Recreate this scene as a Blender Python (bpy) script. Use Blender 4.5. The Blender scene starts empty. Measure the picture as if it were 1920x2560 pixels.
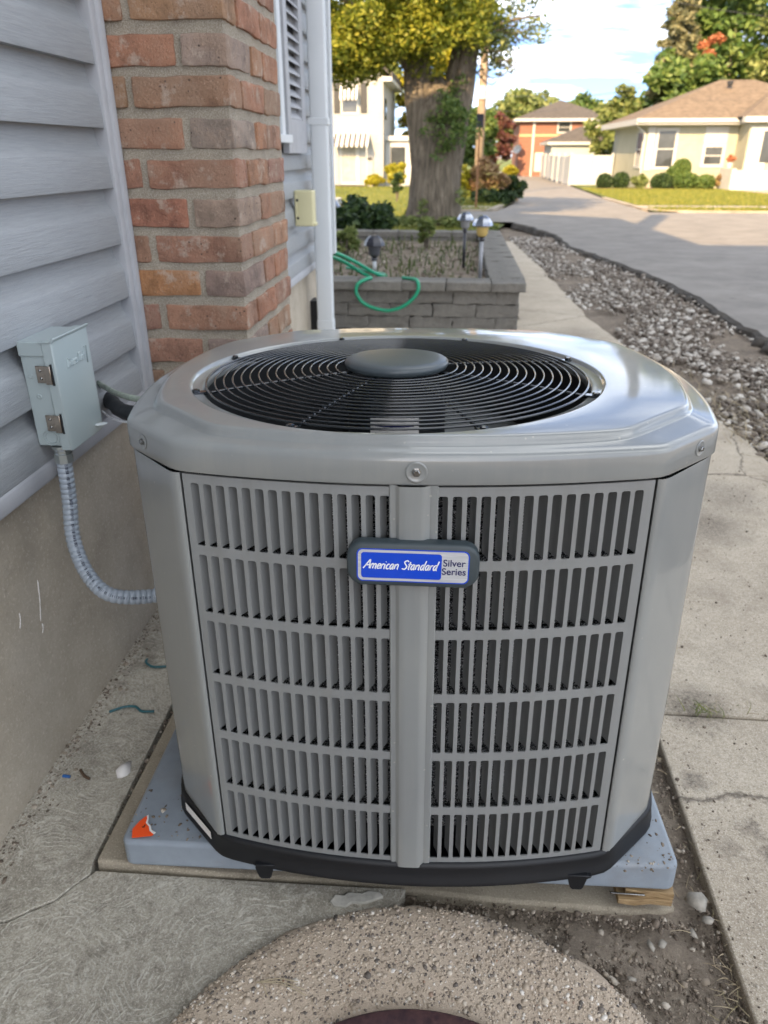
import bpy, bmesh, math, random
import numpy as np
from mathutils import Vector, Matrix, noise as mnoise
R = math.radians
random.seed(7); rng = np.random.default_rng(7)
sc = bpy.context.scene
col = sc.collection

# ---------------------------------------------------------------- camera, sky, sun, exposure
cam = bpy.data.cameras.new('camera'); cam_o = bpy.data.objects.new('camera', cam); col.objects.link(cam_o)
cam_o.location = (0, 0, 1.13)
cam_o.rotation_euler = (R(90 - 25.89), 0, R(5.232))
cam.sensor_fit = 'VERTICAL'; cam.sensor_height = 34.6; cam.lens = 34.6 * 1847 / 2560
cam.clip_start = .02; cam.clip_end = 2000
cam.dof.use_dof = True; cam.dof.focus_distance = .93; cam.dof.aperture_fstop = 7.0
sc.camera = cam_o

SUN_EL, SUN_AZ = R(28), math.atan2(.30, .954)        # light travels towards +Y and a little +X
world = bpy.data.worlds.new('World'); sc.world = world; world.use_nodes = True
nt = world.node_tree; nt.nodes.clear()
def wn(t, **k):
    n = nt.nodes.new(t)
    for a, b in k.items(): setattr(n, a, b)
    return n
sky = wn('ShaderNodeTexSky', sky_type='NISHITA', sun_disc=False, sun_elevation=SUN_EL, sun_rotation=SUN_AZ + math.pi, air_density=.35, dust_density=1.3, ozone_density=1.5)
tc = wn('ShaderNodeTexCoord'); sp = wn('ShaderNodeSeparateXYZ'); nt.links.new(tc.outputs['Generated'], sp.inputs[0])
mx = wn('ShaderNodeMath', operation='MAXIMUM'); nt.links.new(sp.outputs[2], mx.inputs[0]); mx.inputs[1].default_value = .0
ad = wn('ShaderNodeMath', operation='ADD'); nt.links.new(mx.outputs[0], ad.inputs[0]); ad.inputs[1].default_value = .12
dv = wn('ShaderNodeVectorMath', operation='DIVIDE'); nt.links.new(tc.outputs['Generated'], dv.inputs[0]); nt.links.new(ad.outputs[0], dv.inputs[1])
mp = wn('ShaderNodeMapping'); mp.inputs['Location'].default_value = (0, 0, 0); mp.inputs['Scale'].default_value = (.8, 1.5, .35); nt.links.new(dv.outputs[0], mp.inputs[0])
cn = wn('ShaderNodeTexNoise'); cn.inputs['Scale'].default_value = 1.15; cn.inputs['Detail'].default_value = 7; cn.inputs['Roughness'].default_value = .58; nt.links.new(mp.outputs[0], cn.inputs['Vector'])
cr = wn('ShaderNodeValToRGB'); cr.color_ramp.elements[0].position = .46; cr.color_ramp.elements[1].position = .68; nt.links.new(cn.outputs[0], cr.inputs[0])
mm = wn('ShaderNodeMix', data_type='RGBA'); nt.links.new(cr.outputs[0], mm.inputs['Factor'])
nt.links.new(sky.outputs[0], mm.inputs['A']); mm.inputs['B'].default_value = (11.6, 11.9, 12.1, 1)
bg = wn('ShaderNodeBackground'); bg.inputs['Strength'].default_value = .118; nt.links.new(mm.outputs['Result'], bg.inputs['Color'])
wo = wn('ShaderNodeOutputWorld'); nt.links.new(bg.outputs[0], wo.inputs[0])

sun = bpy.data.lights.new('sun', 'SUN'); sun.energy = 4.4; sun.angle = R(.5); sun.color = (1, .70, .38)
sun_o = bpy.data.objects.new('sun', sun); col.objects.link(sun_o)
ldir = Vector((math.sin(SUN_AZ) * math.cos(SUN_EL), math.cos(SUN_AZ) * math.cos(SUN_EL), -math.sin(SUN_EL)))
sun_o.rotation_euler = ldir.to_track_quat('-Z', 'Y').to_euler(); sun_o.location = (-8, -20, 12)

vs = sc.view_settings; vs.view_transform = 'Standard'; vs.look = 'None'; vs.gamma = 1.0; vs.use_curve_mapping = False; vs.exposure = 1.55
sc.render.engine = 'CYCLES'; sc.cycles.use_denoising = True; sc.cycles.max_bounces = 5; sc.cycles.diffuse_bounces = 3; sc.cycles.use_adaptive_sampling = True; sc.cycles.adaptive_threshold = .02; sc.cycles.transparent_max_bounces = 8
sc.cycles.sample_clamp_indirect = 6.0

# ---------------------------------------------------------------- material helper
def S(r, g, b):
    f = lambda c: (c / 255 / 12.92) if c / 255 <= .04045 else ((c / 255 + .055) / 1.055) ** 2.4
    return (f(r), f(g), f(b), 1)
class MT:
    def __init__(s, name):
        s.m = bpy.data.materials.new(name); s.m.use_nodes = True; s.t = s.m.node_tree
        s.p = s.t.nodes['Principled BSDF']; s.out = s.t.nodes['Material Output']; s._tc = None
    def n(s, t, **k):
        x = s.t.nodes.new(t)
        for a, b in k.items():
            if isinstance(a, str) and a.startswith('i_'): x.inputs[a[2:].replace('_', ' ')].default_value = b
            else: setattr(x, a, b)
        return x
    def l(s, a, b): s.t.links.new(a, b)
    def co(s, scale=(1, 1, 1), kind='Object', rot=(0, 0, 0)):
        if s._tc is None: s._tc = s.n('ShaderNodeTexCoord')
        mp = s.n('ShaderNodeMapping'); mp.inputs['Scale'].default_value = scale; mp.inputs['Rotation'].default_value = rot
        s.l(s._tc.outputs[kind], mp.inputs[0]); return mp.outputs[0]
    def noise(s, scale, detail=4, rough=.55, vec=None, dist=0):
        x = s.n('ShaderNodeTexNoise'); x.inputs['Scale'].default_value = scale; x.inputs['Detail'].default_value = detail
        x.inputs['Roughness'].default_value = rough; x.inputs['Distortion'].default_value = dist
        s.l(vec if vec is not None else s.co(), x.inputs['Vector']); return x
    def vor(s, scale, vec=None, feature='F1', rnd=1):
        x = s.n('ShaderNodeTexVoronoi', feature=feature); x.inputs['Scale'].default_value = scale; x.inputs['Randomness'].default_value = rnd
        s.l(vec if vec is not None else s.co(), x.inputs['Vector']); return x
    def ramp(s, fac, stops, interp='LINEAR'):
        x = s.n('ShaderNodeValToRGB'); x.color_ramp.interpolation = interp; e = x.color_ramp.elements
        while len(e) > 1: e.remove(e[0])
        for i, (p, c) in enumerate(stops):
            c = tuple(c) if hasattr(c, '__len__') else (c, c, c, 1)
            if i == 0: e[0].position = p; e[0].color = c
            else: q = e.new(p); q.color = c
        s.l(fac, x.inputs[0]); return x.outputs[0]
    def mix(s, f, a, b, mode='MIX'):
        x = s.n('ShaderNodeMix', data_type='RGBA', blend_type=mode)
        for v, k in ((f, 'Factor'), (a, 'A'), (b, 'B')):
            if isinstance(v, (int, float)): x.inputs[k].default_value = v if k == 'Factor' else (v, v, v, 1)
            elif isinstance(v, tuple): x.inputs[k].default_value = v
            else: s.l(v, x.inputs[k])
        return x.outputs['Result']
    def math(s, op, a, b=0, c=0):
        x = s.n('ShaderNodeMath', operation=op)
        for i, v in enumerate((a, b, c)):
            if isinstance(v, (int, float)): x.inputs[i].default_value = v
            else: s.l(v, x.inputs[i])
        return x.outputs[0]
    def bump(s, h, strength=.5, dist=.002, prev=None):
        x = s.n('ShaderNodeBump'); x.inputs['Strength'].default_value = strength; x.inputs['Distance'].default_value = dist
        s.l(h, x.inputs['Height'])
        if prev is not None: s.l(prev, x.inputs['Normal'])
        s.l(x.outputs[0], s.p.inputs['Normal']); return x.outputs[0]
    def base(s, c):
        if isinstance(c, tuple): s.p.inputs['Base Color'].default_value = c
        else: s.l(c, s.p.inputs['Base Color'])
    def set(s, **k):
        for a, b in k.items(): s.p.inputs[a.replace('_', ' ')].default_value = b
        return s
MATS = {}
def simple(name, c, rough=.5, metal=0, coat=0, var=.12, nscale=8, bump=0, bscale=60, bdist=.001):
    if name in MATS: return MATS[name]
    m = MT(name); m.set(Roughness=rough, Metallic=metal, Coat_Weight=coat, Coat_Roughness=.05)
    nz = m.noise(nscale, 5)
    d = tuple(x * (1 - var) for x in c[:3]) + (1,); e = tuple(min(1, x * (1 + var)) for x in c[:3]) + (1,)
    m.base(m.ramp(nz.outputs[0], [(.3, d), (.7, e)]))
    if bump: m.bump(m.noise(bscale, 5).outputs[0], bump, bdist)
    MATS[name] = m.m; return m.m

# ---------------------------------------------------------------- mesh helpers
def link(o, par=None):
    col.objects.link(o)
    if par is not None: o.parent = par
    return o
def tag(o, label=None, cat=None, group=None, kind=None):
    if label: o['label'] = label
    if cat: o['category'] = cat
    if group: o['group'] = group
    if kind: o['kind'] = kind
    return o
def empty(name, loc=(0, 0, 0), rot=(0, 0, 0), par=None):
    o = bpy.data.objects.new(name, None); o.location = loc; o.rotation_euler = rot; o.empty_display_size = .1
    return link(o, par)
def inst(name, me, par=None, loc=(0, 0, 0), rot=(0, 0, 0), scale=(1, 1, 1), color=None):
    o = bpy.data.objects.new(name, me); o.location = loc; o.rotation_euler = rot; o.scale = scale
    if color: o.color = color
    return link(o, par)
class B:
    def __init__(s): s.v = []; s.f = []
    def add(s, V, F):
        k = len(s.v); s.v += [tuple(p) for p in V]; s.f += [tuple(i + k for i in f) for f in F]; return s
    def box(s, x0, x1, y0, y1, z0, z1):
        return s.add([(x0, y0, z0), (x1, y0, z0), (x1, y1, z0), (x0, y1, z0), (x0, y0, z1), (x1, y0, z1), (x1, y1, z1), (x0, y1, z1)],
                     [(0, 3, 2, 1), (4, 5, 6, 7), (0, 1, 5, 4), (1, 2, 6, 5), (2, 3, 7, 6), (3, 0, 4, 7)])
    def prism(s, poly, z0, z1, axis='z'):
        n = len(poly)
        fn = {'z': lambda p, h: (p[0], p[1], h), 'y': lambda p, h: (p[0], h, p[1]), 'x': lambda p, h: (h, p[0], p[1])}[axis]
        V = [fn(p, z0) for p in poly] + [fn(p, z1) for p in poly]
        F = [tuple(range(n))[::-1], tuple(range(n, 2 * n))] + [(i, (i + 1) % n, n + (i + 1) % n, n + i) for i in range(n)]
        return s.add(V, F)
    def loft(s, rings, closed=True, cap0=False, cap1=False):
        n = len(rings[0]); V = [p for r in rings for p in r]; F = []
        for i in range(len(rings) - 1):
            for j in range(n if closed else n - 1):
                a, b = i * n + j, i * n + (j + 1) % n; F.append((a, b, b + n, a + n))
        if cap0: F.append(tuple(range(n))[::-1])
        if cap1: F.append(tuple((len(rings) - 1) * n + i for i in range(n)))
        return s.add(V, F)
    def lathe(s, prof, n=32, c=(0, 0, 0), cap0=True, cap1=True):
        rings = [[(c[0] + r * math.cos(2 * math.pi * i / n), c[1] + r * math.sin(2 * math.pi * i / n), c[2] + z) for i in range(n)] for r, z in prof]
        return s.loft(rings, True, cap0, cap1)
    def tube(s, path, r, n=8, closed=False, caps=True):
        P = [Vector(p) for p in path]; m = len(P); rings = []; up = None
        for i, p in enumerate(P):
            a = P[(i - 1) % m] if (closed or i > 0) else p; b = P[(i + 1) % m] if (closed or i < m - 1) else p
            t = (b - a).normalized()
            if up is None: up = t.orthogonal().normalized()
            else:
                up = up - t * up.dot(t); up = up.normalized() if up.length > 1e-6 else t.orthogonal().normalized()
            w = t.cross(up); rr = r[i] if hasattr(r, '__len__') else r
            rings.append([tuple(p + up * (rr * math.cos(2 * math.pi * k / n)) + w * (rr * math.sin(2 * math.pi * k / n))) for k in range(n)])
        if closed: rings.append(rings[0])
        return s.loft(rings, True, caps and not closed, caps and not closed)
    def mesh(s, name, mat=None, smooth=False):
        me = bpy.data.meshes.new(name); me.from_pydata(s.v, [], s.f); me.update()
        if mat: me.materials.append(mat)
        if smooth: me.polygons.foreach_set('use_smooth', [True] * len(me.polygons))
        return me
    def build(s, name, mat, par=None, loc=(0, 0, 0), rot=(0, 0, 0), smooth=False, bev=0, seg=2, angle=None, fix=True):
        me = s.mesh(name, mat, smooth or angle is not None)
        if fix:
            bm = bmesh.new(); bm.from_mesh(me); bmesh.ops.recalc_face_normals(bm, faces=bm.faces); bm.to_mesh(me); bm.free()
        o = inst(name, me, par, loc, rot)
        if bev:
            m = o.modifiers.new('bevel', 'BEVEL'); m.width = bev; m.segments = seg; m.limit_method = 'ANGLE'; m.angle_limit = R(40)
            me.polygons.foreach_set('use_smooth', [True] * len(me.polygons)); me.set_sharp_from_angle(angle=R(50))
        elif angle is not None: me.set_sharp_from_angle(angle=R(angle))
        return o
def np_mesh(name, V, F, mat=None, smooth=False):
    """V (n,3), F (m,k) arrays"""
    me = bpy.data.meshes.new(name); V = np.asarray(V, np.float32); F = np.asarray(F, np.int32); m, k = F.shape
    me.vertices.add(len(V)); me.vertices.foreach_set('co', V.ravel())
    me.loops.add(m * k); me.loops.foreach_set('vertex_index', F.ravel())
    me.polygons.add(m); me.polygons.foreach_set('loop_start', np.arange(0, m * k, k, dtype=np.int32))
    me.update(calc_edges=True); me.validate()
    if mat: me.materials.append(mat)
    if smooth: me.polygons.foreach_set('use_smooth', [True] * len(me.polygons))
    return me
def cat(P, k=6, closed=False):
    """Catmull-Rom through points"""
    P = [Vector(p) for p in P]; n = len(P); out = []
    g = lambda i: P[i % n] if closed else P[max(0, min(n - 1, i))]
    for i in range(n if closed else n - 1):
        a, b, c, d = g(i - 1), g(i), g(i + 1), g(i + 2)
        for j in range(k):
            t = j / k
            out.append(.5 * ((2 * b) + (c - a) * t + (2 * a - 5 * b + 4 * c - d) * t * t + (3 * b - a - 3 * c + d) * t ** 3))
    if not closed: out.append(P[-1])
    return out
def rounded_rect(w, h, r, n=5):
    out = []
    for cx, cy, a0 in ((w / 2 - r, h / 2 - r, 0), (-w / 2 + r, h / 2 - r, 90), (-w / 2 + r, -h / 2 + r, 180), (w / 2 - r, -h / 2 + r, 270)):
        for i in range(n + 1):
            a = R(a0 + 90 * i / n); out.append((cx + r * math.cos(a), cy + r * math.sin(a)))
    return out
def bevel_box(name, sx, sy, sz, w, mat, jit=0, seed=0, cuts=0):
    bm = bmesh.new(); bmesh.ops.create_cube(bm, size=1)
    bmesh.ops.scale(bm, vec=(sx, sy, sz), verts=bm.verts)
    bmesh.ops.bevel(bm, geom=list(bm.edges), offset=w, segments=2, affect='EDGES', profile=.6)
    if cuts: bmesh.ops.subdivide_edges(bm, edges=[e for e in bm.edges if e.calc_length() > .03], cuts=cuts, use_grid_fill=True)
    if jit:
        for v in bm.verts:
            q = v.co * 18 + Vector((seed * 7.1, seed * 3.3, 0)); v.co += mnoise.noise_vector(q) * jit * .8 + mnoise.noise_vector(q * 3.7) * jit * .55
    me = bpy.data.meshes.new(name); bm.to_mesh(me); bm.free(); me.materials.append(mat)
    me.polygons.foreach_set('use_smooth', [True] * len(me.polygons)); me.set_sharp_from_angle(angle=R(35)); return me
ICO = None
def scatter(name, pos, size, mat, squash=.7, sub=1, jit=.25, rng=rng, smooth=False):
    """many irregular lumps in one mesh"""
    bm = bmesh.new(); bmesh.ops.create_icosphere(bm, subdivisions=sub, radius=1); bm.verts.index_update()
    v0 = np.array([v.co[:] for v in bm.verts]); f0 = np.array([[v.index for v in f.verts] for f in bm.faces]); bm.free()
    n = len(pos); nv = len(v0)
    V = v0[None] * (1 + rng.uniform(-jit, jit, (n, nv, 1)))
    V = V * (np.asarray(size)[:, None, None] * rng.uniform(.65, 1.35, (n, 1, 3)))
    V[:, :, 2] *= squash
    a = rng.uniform(0, 2 * np.pi, n); c, s = np.cos(a)[:, None], np.sin(a)[:, None]
    x, y = V[:, :, 0] * c - V[:, :, 1] * s, V[:, :, 0] * s + V[:, :, 1] * c
    tl = rng.uniform(-.5, .5, n)[:, None]; z = V[:, :, 2] * np.cos(tl) + x * np.sin(tl); x = x * np.cos(tl) - V[:, :, 2] * np.sin(tl)
    W = np.stack([x, y, z], 2) + np.asarray(pos)[:, None, :]
    F = f0[None] + (np.arange(n) * nv)[:, None, None]
    return np_mesh(name, W.reshape(-1, 3), F.reshape(-1, 3), mat, smooth)
def ground_z(y): return 0 if y < 9 else -.0165 * (min(y, 66) - 9)
gz = np.vectorize(ground_z)
def sheet(name, poly_rows, mat, lift, kind='structure', par=None):
    """ground sheet from rows (y, x_left, x_right); follows the fall of the ground"""
    V = []; F = []
    for y, a, b in poly_rows:
        z = ground_z(y) + lift; V += [(a, y, z), (b, y, z)]
    for i in range(len(poly_rows) - 1): F.append((2 * i, 2 * i + 1, 2 * i + 3, 2 * i + 2))
    me = bpy.data.meshes.new(name); me.from_pydata(V, [], F); me.update(); me.materials.append(mat)
    o = inst(name, me, par)
    if kind: o['kind'] = kind
    return o
def text_mesh(name, body, size, mat, par, mat4, shear=0, ext=.0004, align='CENTER', sx=1, off=0):
    cu = bpy.data.curves.new(name, 'FONT'); cu.body = body; cu.size = size; cu.shear = shear; cu.extrude = ext; cu.offset = off; cu.align_x = align; cu.align_y = 'CENTER'
    t = bpy.data.objects.new(name + '_tmp', cu); col.objects.link(t)
    dg = bpy.context.evaluated_depsgraph_get(); dg.update()
    me = bpy.data.meshes.new_from_object(t.evaluated_get(dg)); bpy.data.objects.remove(t); bpy.data.curves.remove(cu)
    me.materials.clear(); me.materials.append(mat)
    for v in me.vertices: v.co.x *= sx
    o = inst(name, me, par); o.matrix_local = mat4; return o

# ================================================================ MATERIALS
m_ac = MT('grey_painted_steel'); m_ac.set(Roughness=.32, Coat_Weight=.9, Coat_Roughness=.06, Coat_IOR=1.5, Metallic=.0)
_n = m_ac.noise(5, 5); _c = m_ac.ramp(_n.outputs[0], [(.35, S(131, 134, 133)), (.65, S(137, 140, 138))])
_s = m_ac.noise(1, 5, .7, m_ac.co((30, 30, 2.5))); _c = m_ac.mix(m_ac.ramp(_s.outputs[0], [(.50, 0.), (.75, .22)]), _c, S(160, 158, 150))
_v = m_ac.vor(95); _c = m_ac.mix(m_ac.math('MULTIPLY', m_ac.ramp(_v.outputs['Distance'], [(.10, .55), (.2, 0.)]), m_ac.ramp(_v.outputs['Color'], [(.80, 0.), (.84, 1.)])), _c, S(178, 174, 164)); m_ac.base(_c)
m_ac.bump(m_ac.noise(5, 2).outputs[0], .09, .006)
_q = m_ac.noise(16, 6, .75); m_ac.l(m_ac.ramp(_q.outputs[0], [(.35, .05), (.62, .09), (.8, .18)]), m_ac.p.inputs['Coat Roughness'])
M_AC = m_ac.m
m_lv = MT('grey_louver_paint'); m_lv.set(Roughness=.42, Coat_Weight=.12, Coat_Roughness=.2)
_n = m_lv.noise(6, 5); _c = m_lv.ramp(_n.outputs[0], [(.35, S(128, 130, 129)), (.65, S(134, 136, 135))]); _s = m_lv.noise(1, 5, .7, m_lv.co((30, 30, 3)))
_c = m_lv.mix(m_lv.ramp(_s.outputs[0], [(.50, 0.), (.75, .28)]), _c, S(112, 108, 100)); m_lv.base(_c); M_LV = m_lv.m
M_BLACK = simple('black_pan_paint', S(9, 12, 17), .5, 0, 0, .2)
M_WIRE = simple('black_coated_wire', S(24, 29, 33), .18, 0, .75, .1)
M_HUB = simple('hub_plastic', S(70, 78, 82), .34, 0, 0, .06, 20, .12, 700, .0004)
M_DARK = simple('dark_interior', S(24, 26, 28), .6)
M_BLADE = simple('fan_blade_grey', S(96, 99, 99), .42)
M_CHROME = simple('zinc_screw', S(150, 150, 148), .25, 1)
M_BADGE = simple('badge_plastic', S(58, 68, 72), .45, 0, 0, .05)
M_BLUE = simple('badge_blue', S(8, 70, 200), .3, 0, .3, .03)
m = MT('brushed_silver'); m.set(Roughness=.35, Metallic=.25); _n = m.noise(1, 3, .6, m.co((20, 900, 900))); m.base(m.ramp(_n.outputs[0], [(.3, S(182, 184, 186)), (.7, S(224, 226, 228))])); M_SILV = m.m
M_WHITE_INK = simple('white_ink', S(238, 240, 244), .5, var=.02)
M_NAVY = simple('navy_ink', S(38, 40, 92), .5, var=.05)
m = MT('spine_fin_coil'); m.set(Metallic=.9, Roughness=.32)
_n = m.noise(520, 3, .7); m.base(m.ramp(_n.outputs[0], [(.40, S(24, 25, 26)), (.52, S(96, 98, 100)), (.62, S(225, 228, 230))])); m.bump(_n.outputs[0], 1, .004); M_COIL = m.m  # pale flecks in the coil colour stand in for glints off the fins
m = MT('grey_pad_plastic'); m.set(Roughness=.5); a = m.noise(30, 5); s = m.noise(4, 7, .8); f = m.noise(260, 3, .8)
cc = m.ramp(a.outputs[0], [(.3, S(132, 141, 150)), (.7, S(142, 151, 160))]); cc = m.mix(m.ramp(s.outputs[0], [(.54, 0.), (.72, .35)]), cc, S(134, 126, 114)); cc = m.mix(m.ramp(f.outputs[0], [(.63, 0.), (.72, .5)]), cc, S(92, 94, 96)); m.base(cc); m.bump(m.noise(900, 3).outputs[0], .35, .0008); M_PAD = m.m
M_ORANGE = simple('orange_sticker', S(240, 84, 28), .55, var=.05)
M_PAPER = simple('torn_paper', S(225, 222, 218), .8, var=.05)

m = MT('siding_vinyl'); m.set(Roughness=.48)
gp = m.n('ShaderNodeNewGeometry'); gm = m.n('ShaderNodeMapping'); gm.inputs['Scale'].default_value = (60, 14, 260); m.l(gp.outputs['Position'], gm.inputs[0])
g1 = m.noise(1, 6, .65, gm.outputs[0], .6); g2 = m.noise(2.2, 5, .6, gp.outputs['Position']); g3 = m.noise(1, 3, .6, m.co((9, 3, 26)))
cc = m.ramp(g1.outputs[0], [(.3, S(140, 144, 147)), (.7, S(154, 158, 161))])
cc = m.mix(m.ramp(g2.outputs[0], [(.52, 0.), (.75, .35)]), cc, S(136, 134, 136)); m.base(cc)
m.bump(g1.outputs[0], .55, .0022); M_SIDING = m.m
M_TRIM = simple('grey_trim', S(164, 166, 170), .5, var=.07, nscale=14, bump=.15, bscale=200)
M_WTRIM = simple('white_trim', S(205, 210, 213), .45, var=.04, nscale=4)
M_CREAM = simple('cream_plastic', S(206, 200, 160), .5, var=.03)
m = MT('foundation_parge'); m.set(Roughness=.92)
a = m.noise(4, 8, .75); b = m.noise(150, 4, .8)
cc = m.ramp(a.outputs[0], [(.3, S(158, 148, 132)), (.5, S(176, 166, 149)), (.72, S(190, 181, 165))])
cc = m.mix(m.ramp(b.outputs[0], [(.56, 0.), (.7, .55)]), cc, S(228, 220, 204)); cc = m.mix(m.ramp(b.outputs[0], [(.28, .6), (.4, 0.)]), cc, S(128, 118, 104)); m.base(cc)
bb = m.bump(b.outputs[0], .6, .0022); m.bump(a.outputs[0], .5, .012, bb); M_FOUND = m.m

m = MT('brick_clay'); m.set(Roughness=.85)
oi = m.n('ShaderNodeObjectInfo'); v = m.co((1, 1, 1), 'Object')
off = m.n('ShaderNodeVectorMath', operation='ADD'); m.l(v, off.inputs[0])
sc3 = m.n('ShaderNodeMath', operation='MULTIPLY'); m.l(oi.outputs['Random'], sc3.inputs[0]); sc3.inputs[1].default_value = 50; m.l(sc3.outputs[0], off.inputs[1])
V_ = off.outputs[0]
a = m.noise(14, 6, .65, V_); b = m.noise(150, 4, .7, V_); sp_ = m.vor(170, V_); st = m.noise(1, 5, .7, None); m.l(V_, st.inputs['Vector']); st.inputs['Scale'].default_value = 22
cc = m.mix(1., oi.outputs['Color'], m.ramp(a.outputs[0], [(.28, .5), (.5, 1.), (.72, 1.42)]), 'MULTIPLY')
pt_ = m.noise(7, 5, .65, V_); cc = m.mix(m.ramp(pt_.outputs[0], [(.50, 0.), (.62, .6)]), cc, S(138, 116, 98))
cc = m.mix(m.ramp(st.outputs[0], [(.55, 0.), (.66, .7)]), cc, S(178, 162, 146))
cc = m.mix(m.ramp(b.outputs[0], [(.60, 0.), (.68, .6)]), cc, S(178, 150, 128))
big = m.vor(95, V_); bn = m.noise(60, 3, .7, V_); keep = m.ramp(big.outputs['Color'], [(.74, 0.), (.78, 1.)])
cc = m.mix(m.math('MULTIPLY', m.ramp(m.math('ADD', big.outputs['Distance'], m.math('MULTIPLY', bn.outputs[0], .3)), [(.26, .9), (.40, 0.)]), keep), cc, S(58, 44, 38))
pit = m.noise(230, 3, .8, V_); cc = m.mix(m.ramp(pit.outputs[0], [(.30, .75), (.40, 0.)]), cc, S(70, 54, 46)); cc = m.mix(m.ramp(pit.outputs[0], [(.64, 0.), (.74, .6)]), cc, S(196, 178, 160)); m.base(cc)
h = m.math('ADD', m.math('MULTIPLY', b.outputs[0], .6), m.math('MULTIPLY', a.outputs[0], .9)); m.bump(h, 1., .007); M_BRICK = m.m
m = MT('mortar'); m.set(Roughness=.95)
a = m.noise(420, 4, .75); b = m.noise(20, 4); cc = m.ramp(a.outputs[0], [(.3, S(124, 114, 100)), (.5, S(178, 168, 151)), (.66, S(226, 218, 203))])
cc = m.mix(.35, cc, m.ramp(b.outputs[0], [(.3, S(130, 120, 106)), (.7, S(182, 170, 150))])); m.base(cc); m.bump(a.outputs[0], 1, .005); M_MORTAR = m.m

m = MT('swirled_concrete'); m.set(Roughness=.9)
nz = m.noise(7, 4); vv = m.n('ShaderNodeVectorMath', operation='MULTIPLY_ADD'); m.l(nz.outputs['Color'], vv.inputs[0]); vv.inputs[1].default_value = (.09, .09, 0); m.l(m.co(), vv.inputs[2])
flat = m.n('ShaderNodeVectorMath', operation='MULTIPLY'); m.l(vv.outputs[0], flat.inputs[0]); flat.inputs[1].default_value = (1, 1, 0)
tot = None
for (vs_, fq, ns) in ((4.3, 150, 30), (7.1, 120, 22)):
    vo = m.vor(vs_, flat.outputs[0]); jt = m.noise(130, 2); arcs = m.math('SINE', m.math('ADD', m.math('MULTIPLY', vo.outputs['Distance'], fq), m.math('MULTIPLY', jt.outputs[0], 3.5)))
    brk = m.noise(ns, 4, .75); w_ = m.math('MULTIPLY', m.math('POWER', m.math('MAXIMUM', arcs, 0.), 2.), m.ramp(brk.outputs[0], [(.46, 0.), (.60, 1.)])); tot = w_ if tot is None else m.math('MAXIMUM', tot, w_)
a = m.noise(2.6, 7, .75); b = m.noise(300, 4, .75); b2 = m.noise(60, 5, .75)
cc = m.ramp(a.outputs[0], [(.3, S(140, 134, 121)), (.5, S(167, 161, 147)), (.7, S(190, 185, 171))])
cc = m.mix(m.ramp(b2.outputs[0], [(.35, .6), (.55, 0.)]), cc, S(118, 112, 100))
cc = m.mix(m.math('MULTIPLY', tot, .55), cc, S(208, 204, 192))
cc = m.mix(m.ramp(b.outputs[0], [(.52, 0.), (.66, .6)]), cc, S(214, 210, 198)); cc = m.mix(m.ramp(b.outputs[0], [(.30, .65), (.44, 0.)]), cc, S(84, 79, 70))
moss = m.noise(6, 7, .8); cc = m.mix(m.ramp(moss.outputs[0], [(.53, 0.), (.66, .6)]), cc, S(92, 86, 76)); m.base(cc)
bb = m.bump(tot, .45, .002); m.bump(b.outputs[0], .6, .002, bb); M_SWIRL = m.m

def concrete(name, lo, mid, hi, stain=.5, agg=.6, fine=330):
    m = MT(name); m.set(Roughness=.92)
    a = m.noise(2.1, 7, .7); b = m.noise(fine, 4, .75); s = m.noise(5.5, 5, .7); w = m.vor(fine * .55)
    cc = m.ramp(a.outputs[0], [(.3, lo), (.5, mid), (.7, hi)])
    cc = m.mix(m.ramp(b.outputs[0], [(.54, 0.), (.68, agg)]), cc, tuple(min(1, x * 1.5) for x in hi[:3]) + (1,))
    cc = m.mix(m.ramp(b.outputs[0], [(.3, agg), (.43, 0.)]), cc, tuple(x * .4 for x in lo[:3]) + (1,))
    cc = m.mix(m.ramp(s.outputs[0], [(.57, 0.), (.72, stain)]), cc, tuple(x * .35 for x in lo[:3]) + (1,))
    m.base(cc); m.bump(b.outputs[0], .7, .0025); return m.m
M_WALK = concrete('sidewalk_concrete', S(138, 127, 112), S(164, 152, 135), S(184, 172, 154), .45, .55, 380)
M_SLAB = concrete('old_slab_concrete', S(132, 123, 107), S(160, 150, 132), S(182, 172, 153), .6, .6, 300)
M_BLOCK = concrete('retaining_block', S(84, 82, 77), S(106, 103, 97), S(128, 124, 116), .45, .5, 130)
M_ASPH = concrete('asphalt', S(112, 108, 103), S(128, 123, 117), S(142, 137, 130), .28, .5, 150)
M_ASPH2 = concrete('broken_asphalt_edge', S(52, 48, 44), S(70, 66, 60), S(88, 82, 75), .5, .5, 120)
M_RING = concrete('exposed_aggregate', S(170, 154, 136), S(188, 171, 151), S(202, 186, 166), .25, .5, 360)
m = MT('soil'); m.set(Roughness=1); a = m.noise(5, 8, .75); b = m.noise(90, 6, .8)
cc = m.ramp(a.outputs[0], [(.3, S(100, 90, 78)), (.5, S(128, 116, 102)), (.7, S(158, 145, 128))]); cc = m.mix(m.ramp(b.outputs[0], [(.3, .8), (.5, 0.)]), cc, S(62, 53, 45)); cc = m.mix(m.ramp(b.outputs[0], [(.56, 0.), (.72, .6)]), cc, S(176, 162, 142)); m.base(cc)
bb = m.bump(b.outputs[0], .9, .008); m.bump(a.outputs[0], .8, .03, bb); M_SOIL = m.m
m = MT('lawn'); m.set(Roughness=.9); a = m.noise(.35, 6, .7); b = m.noise(9, 5, .75); c = m.noise(60, 4, .8)
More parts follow.
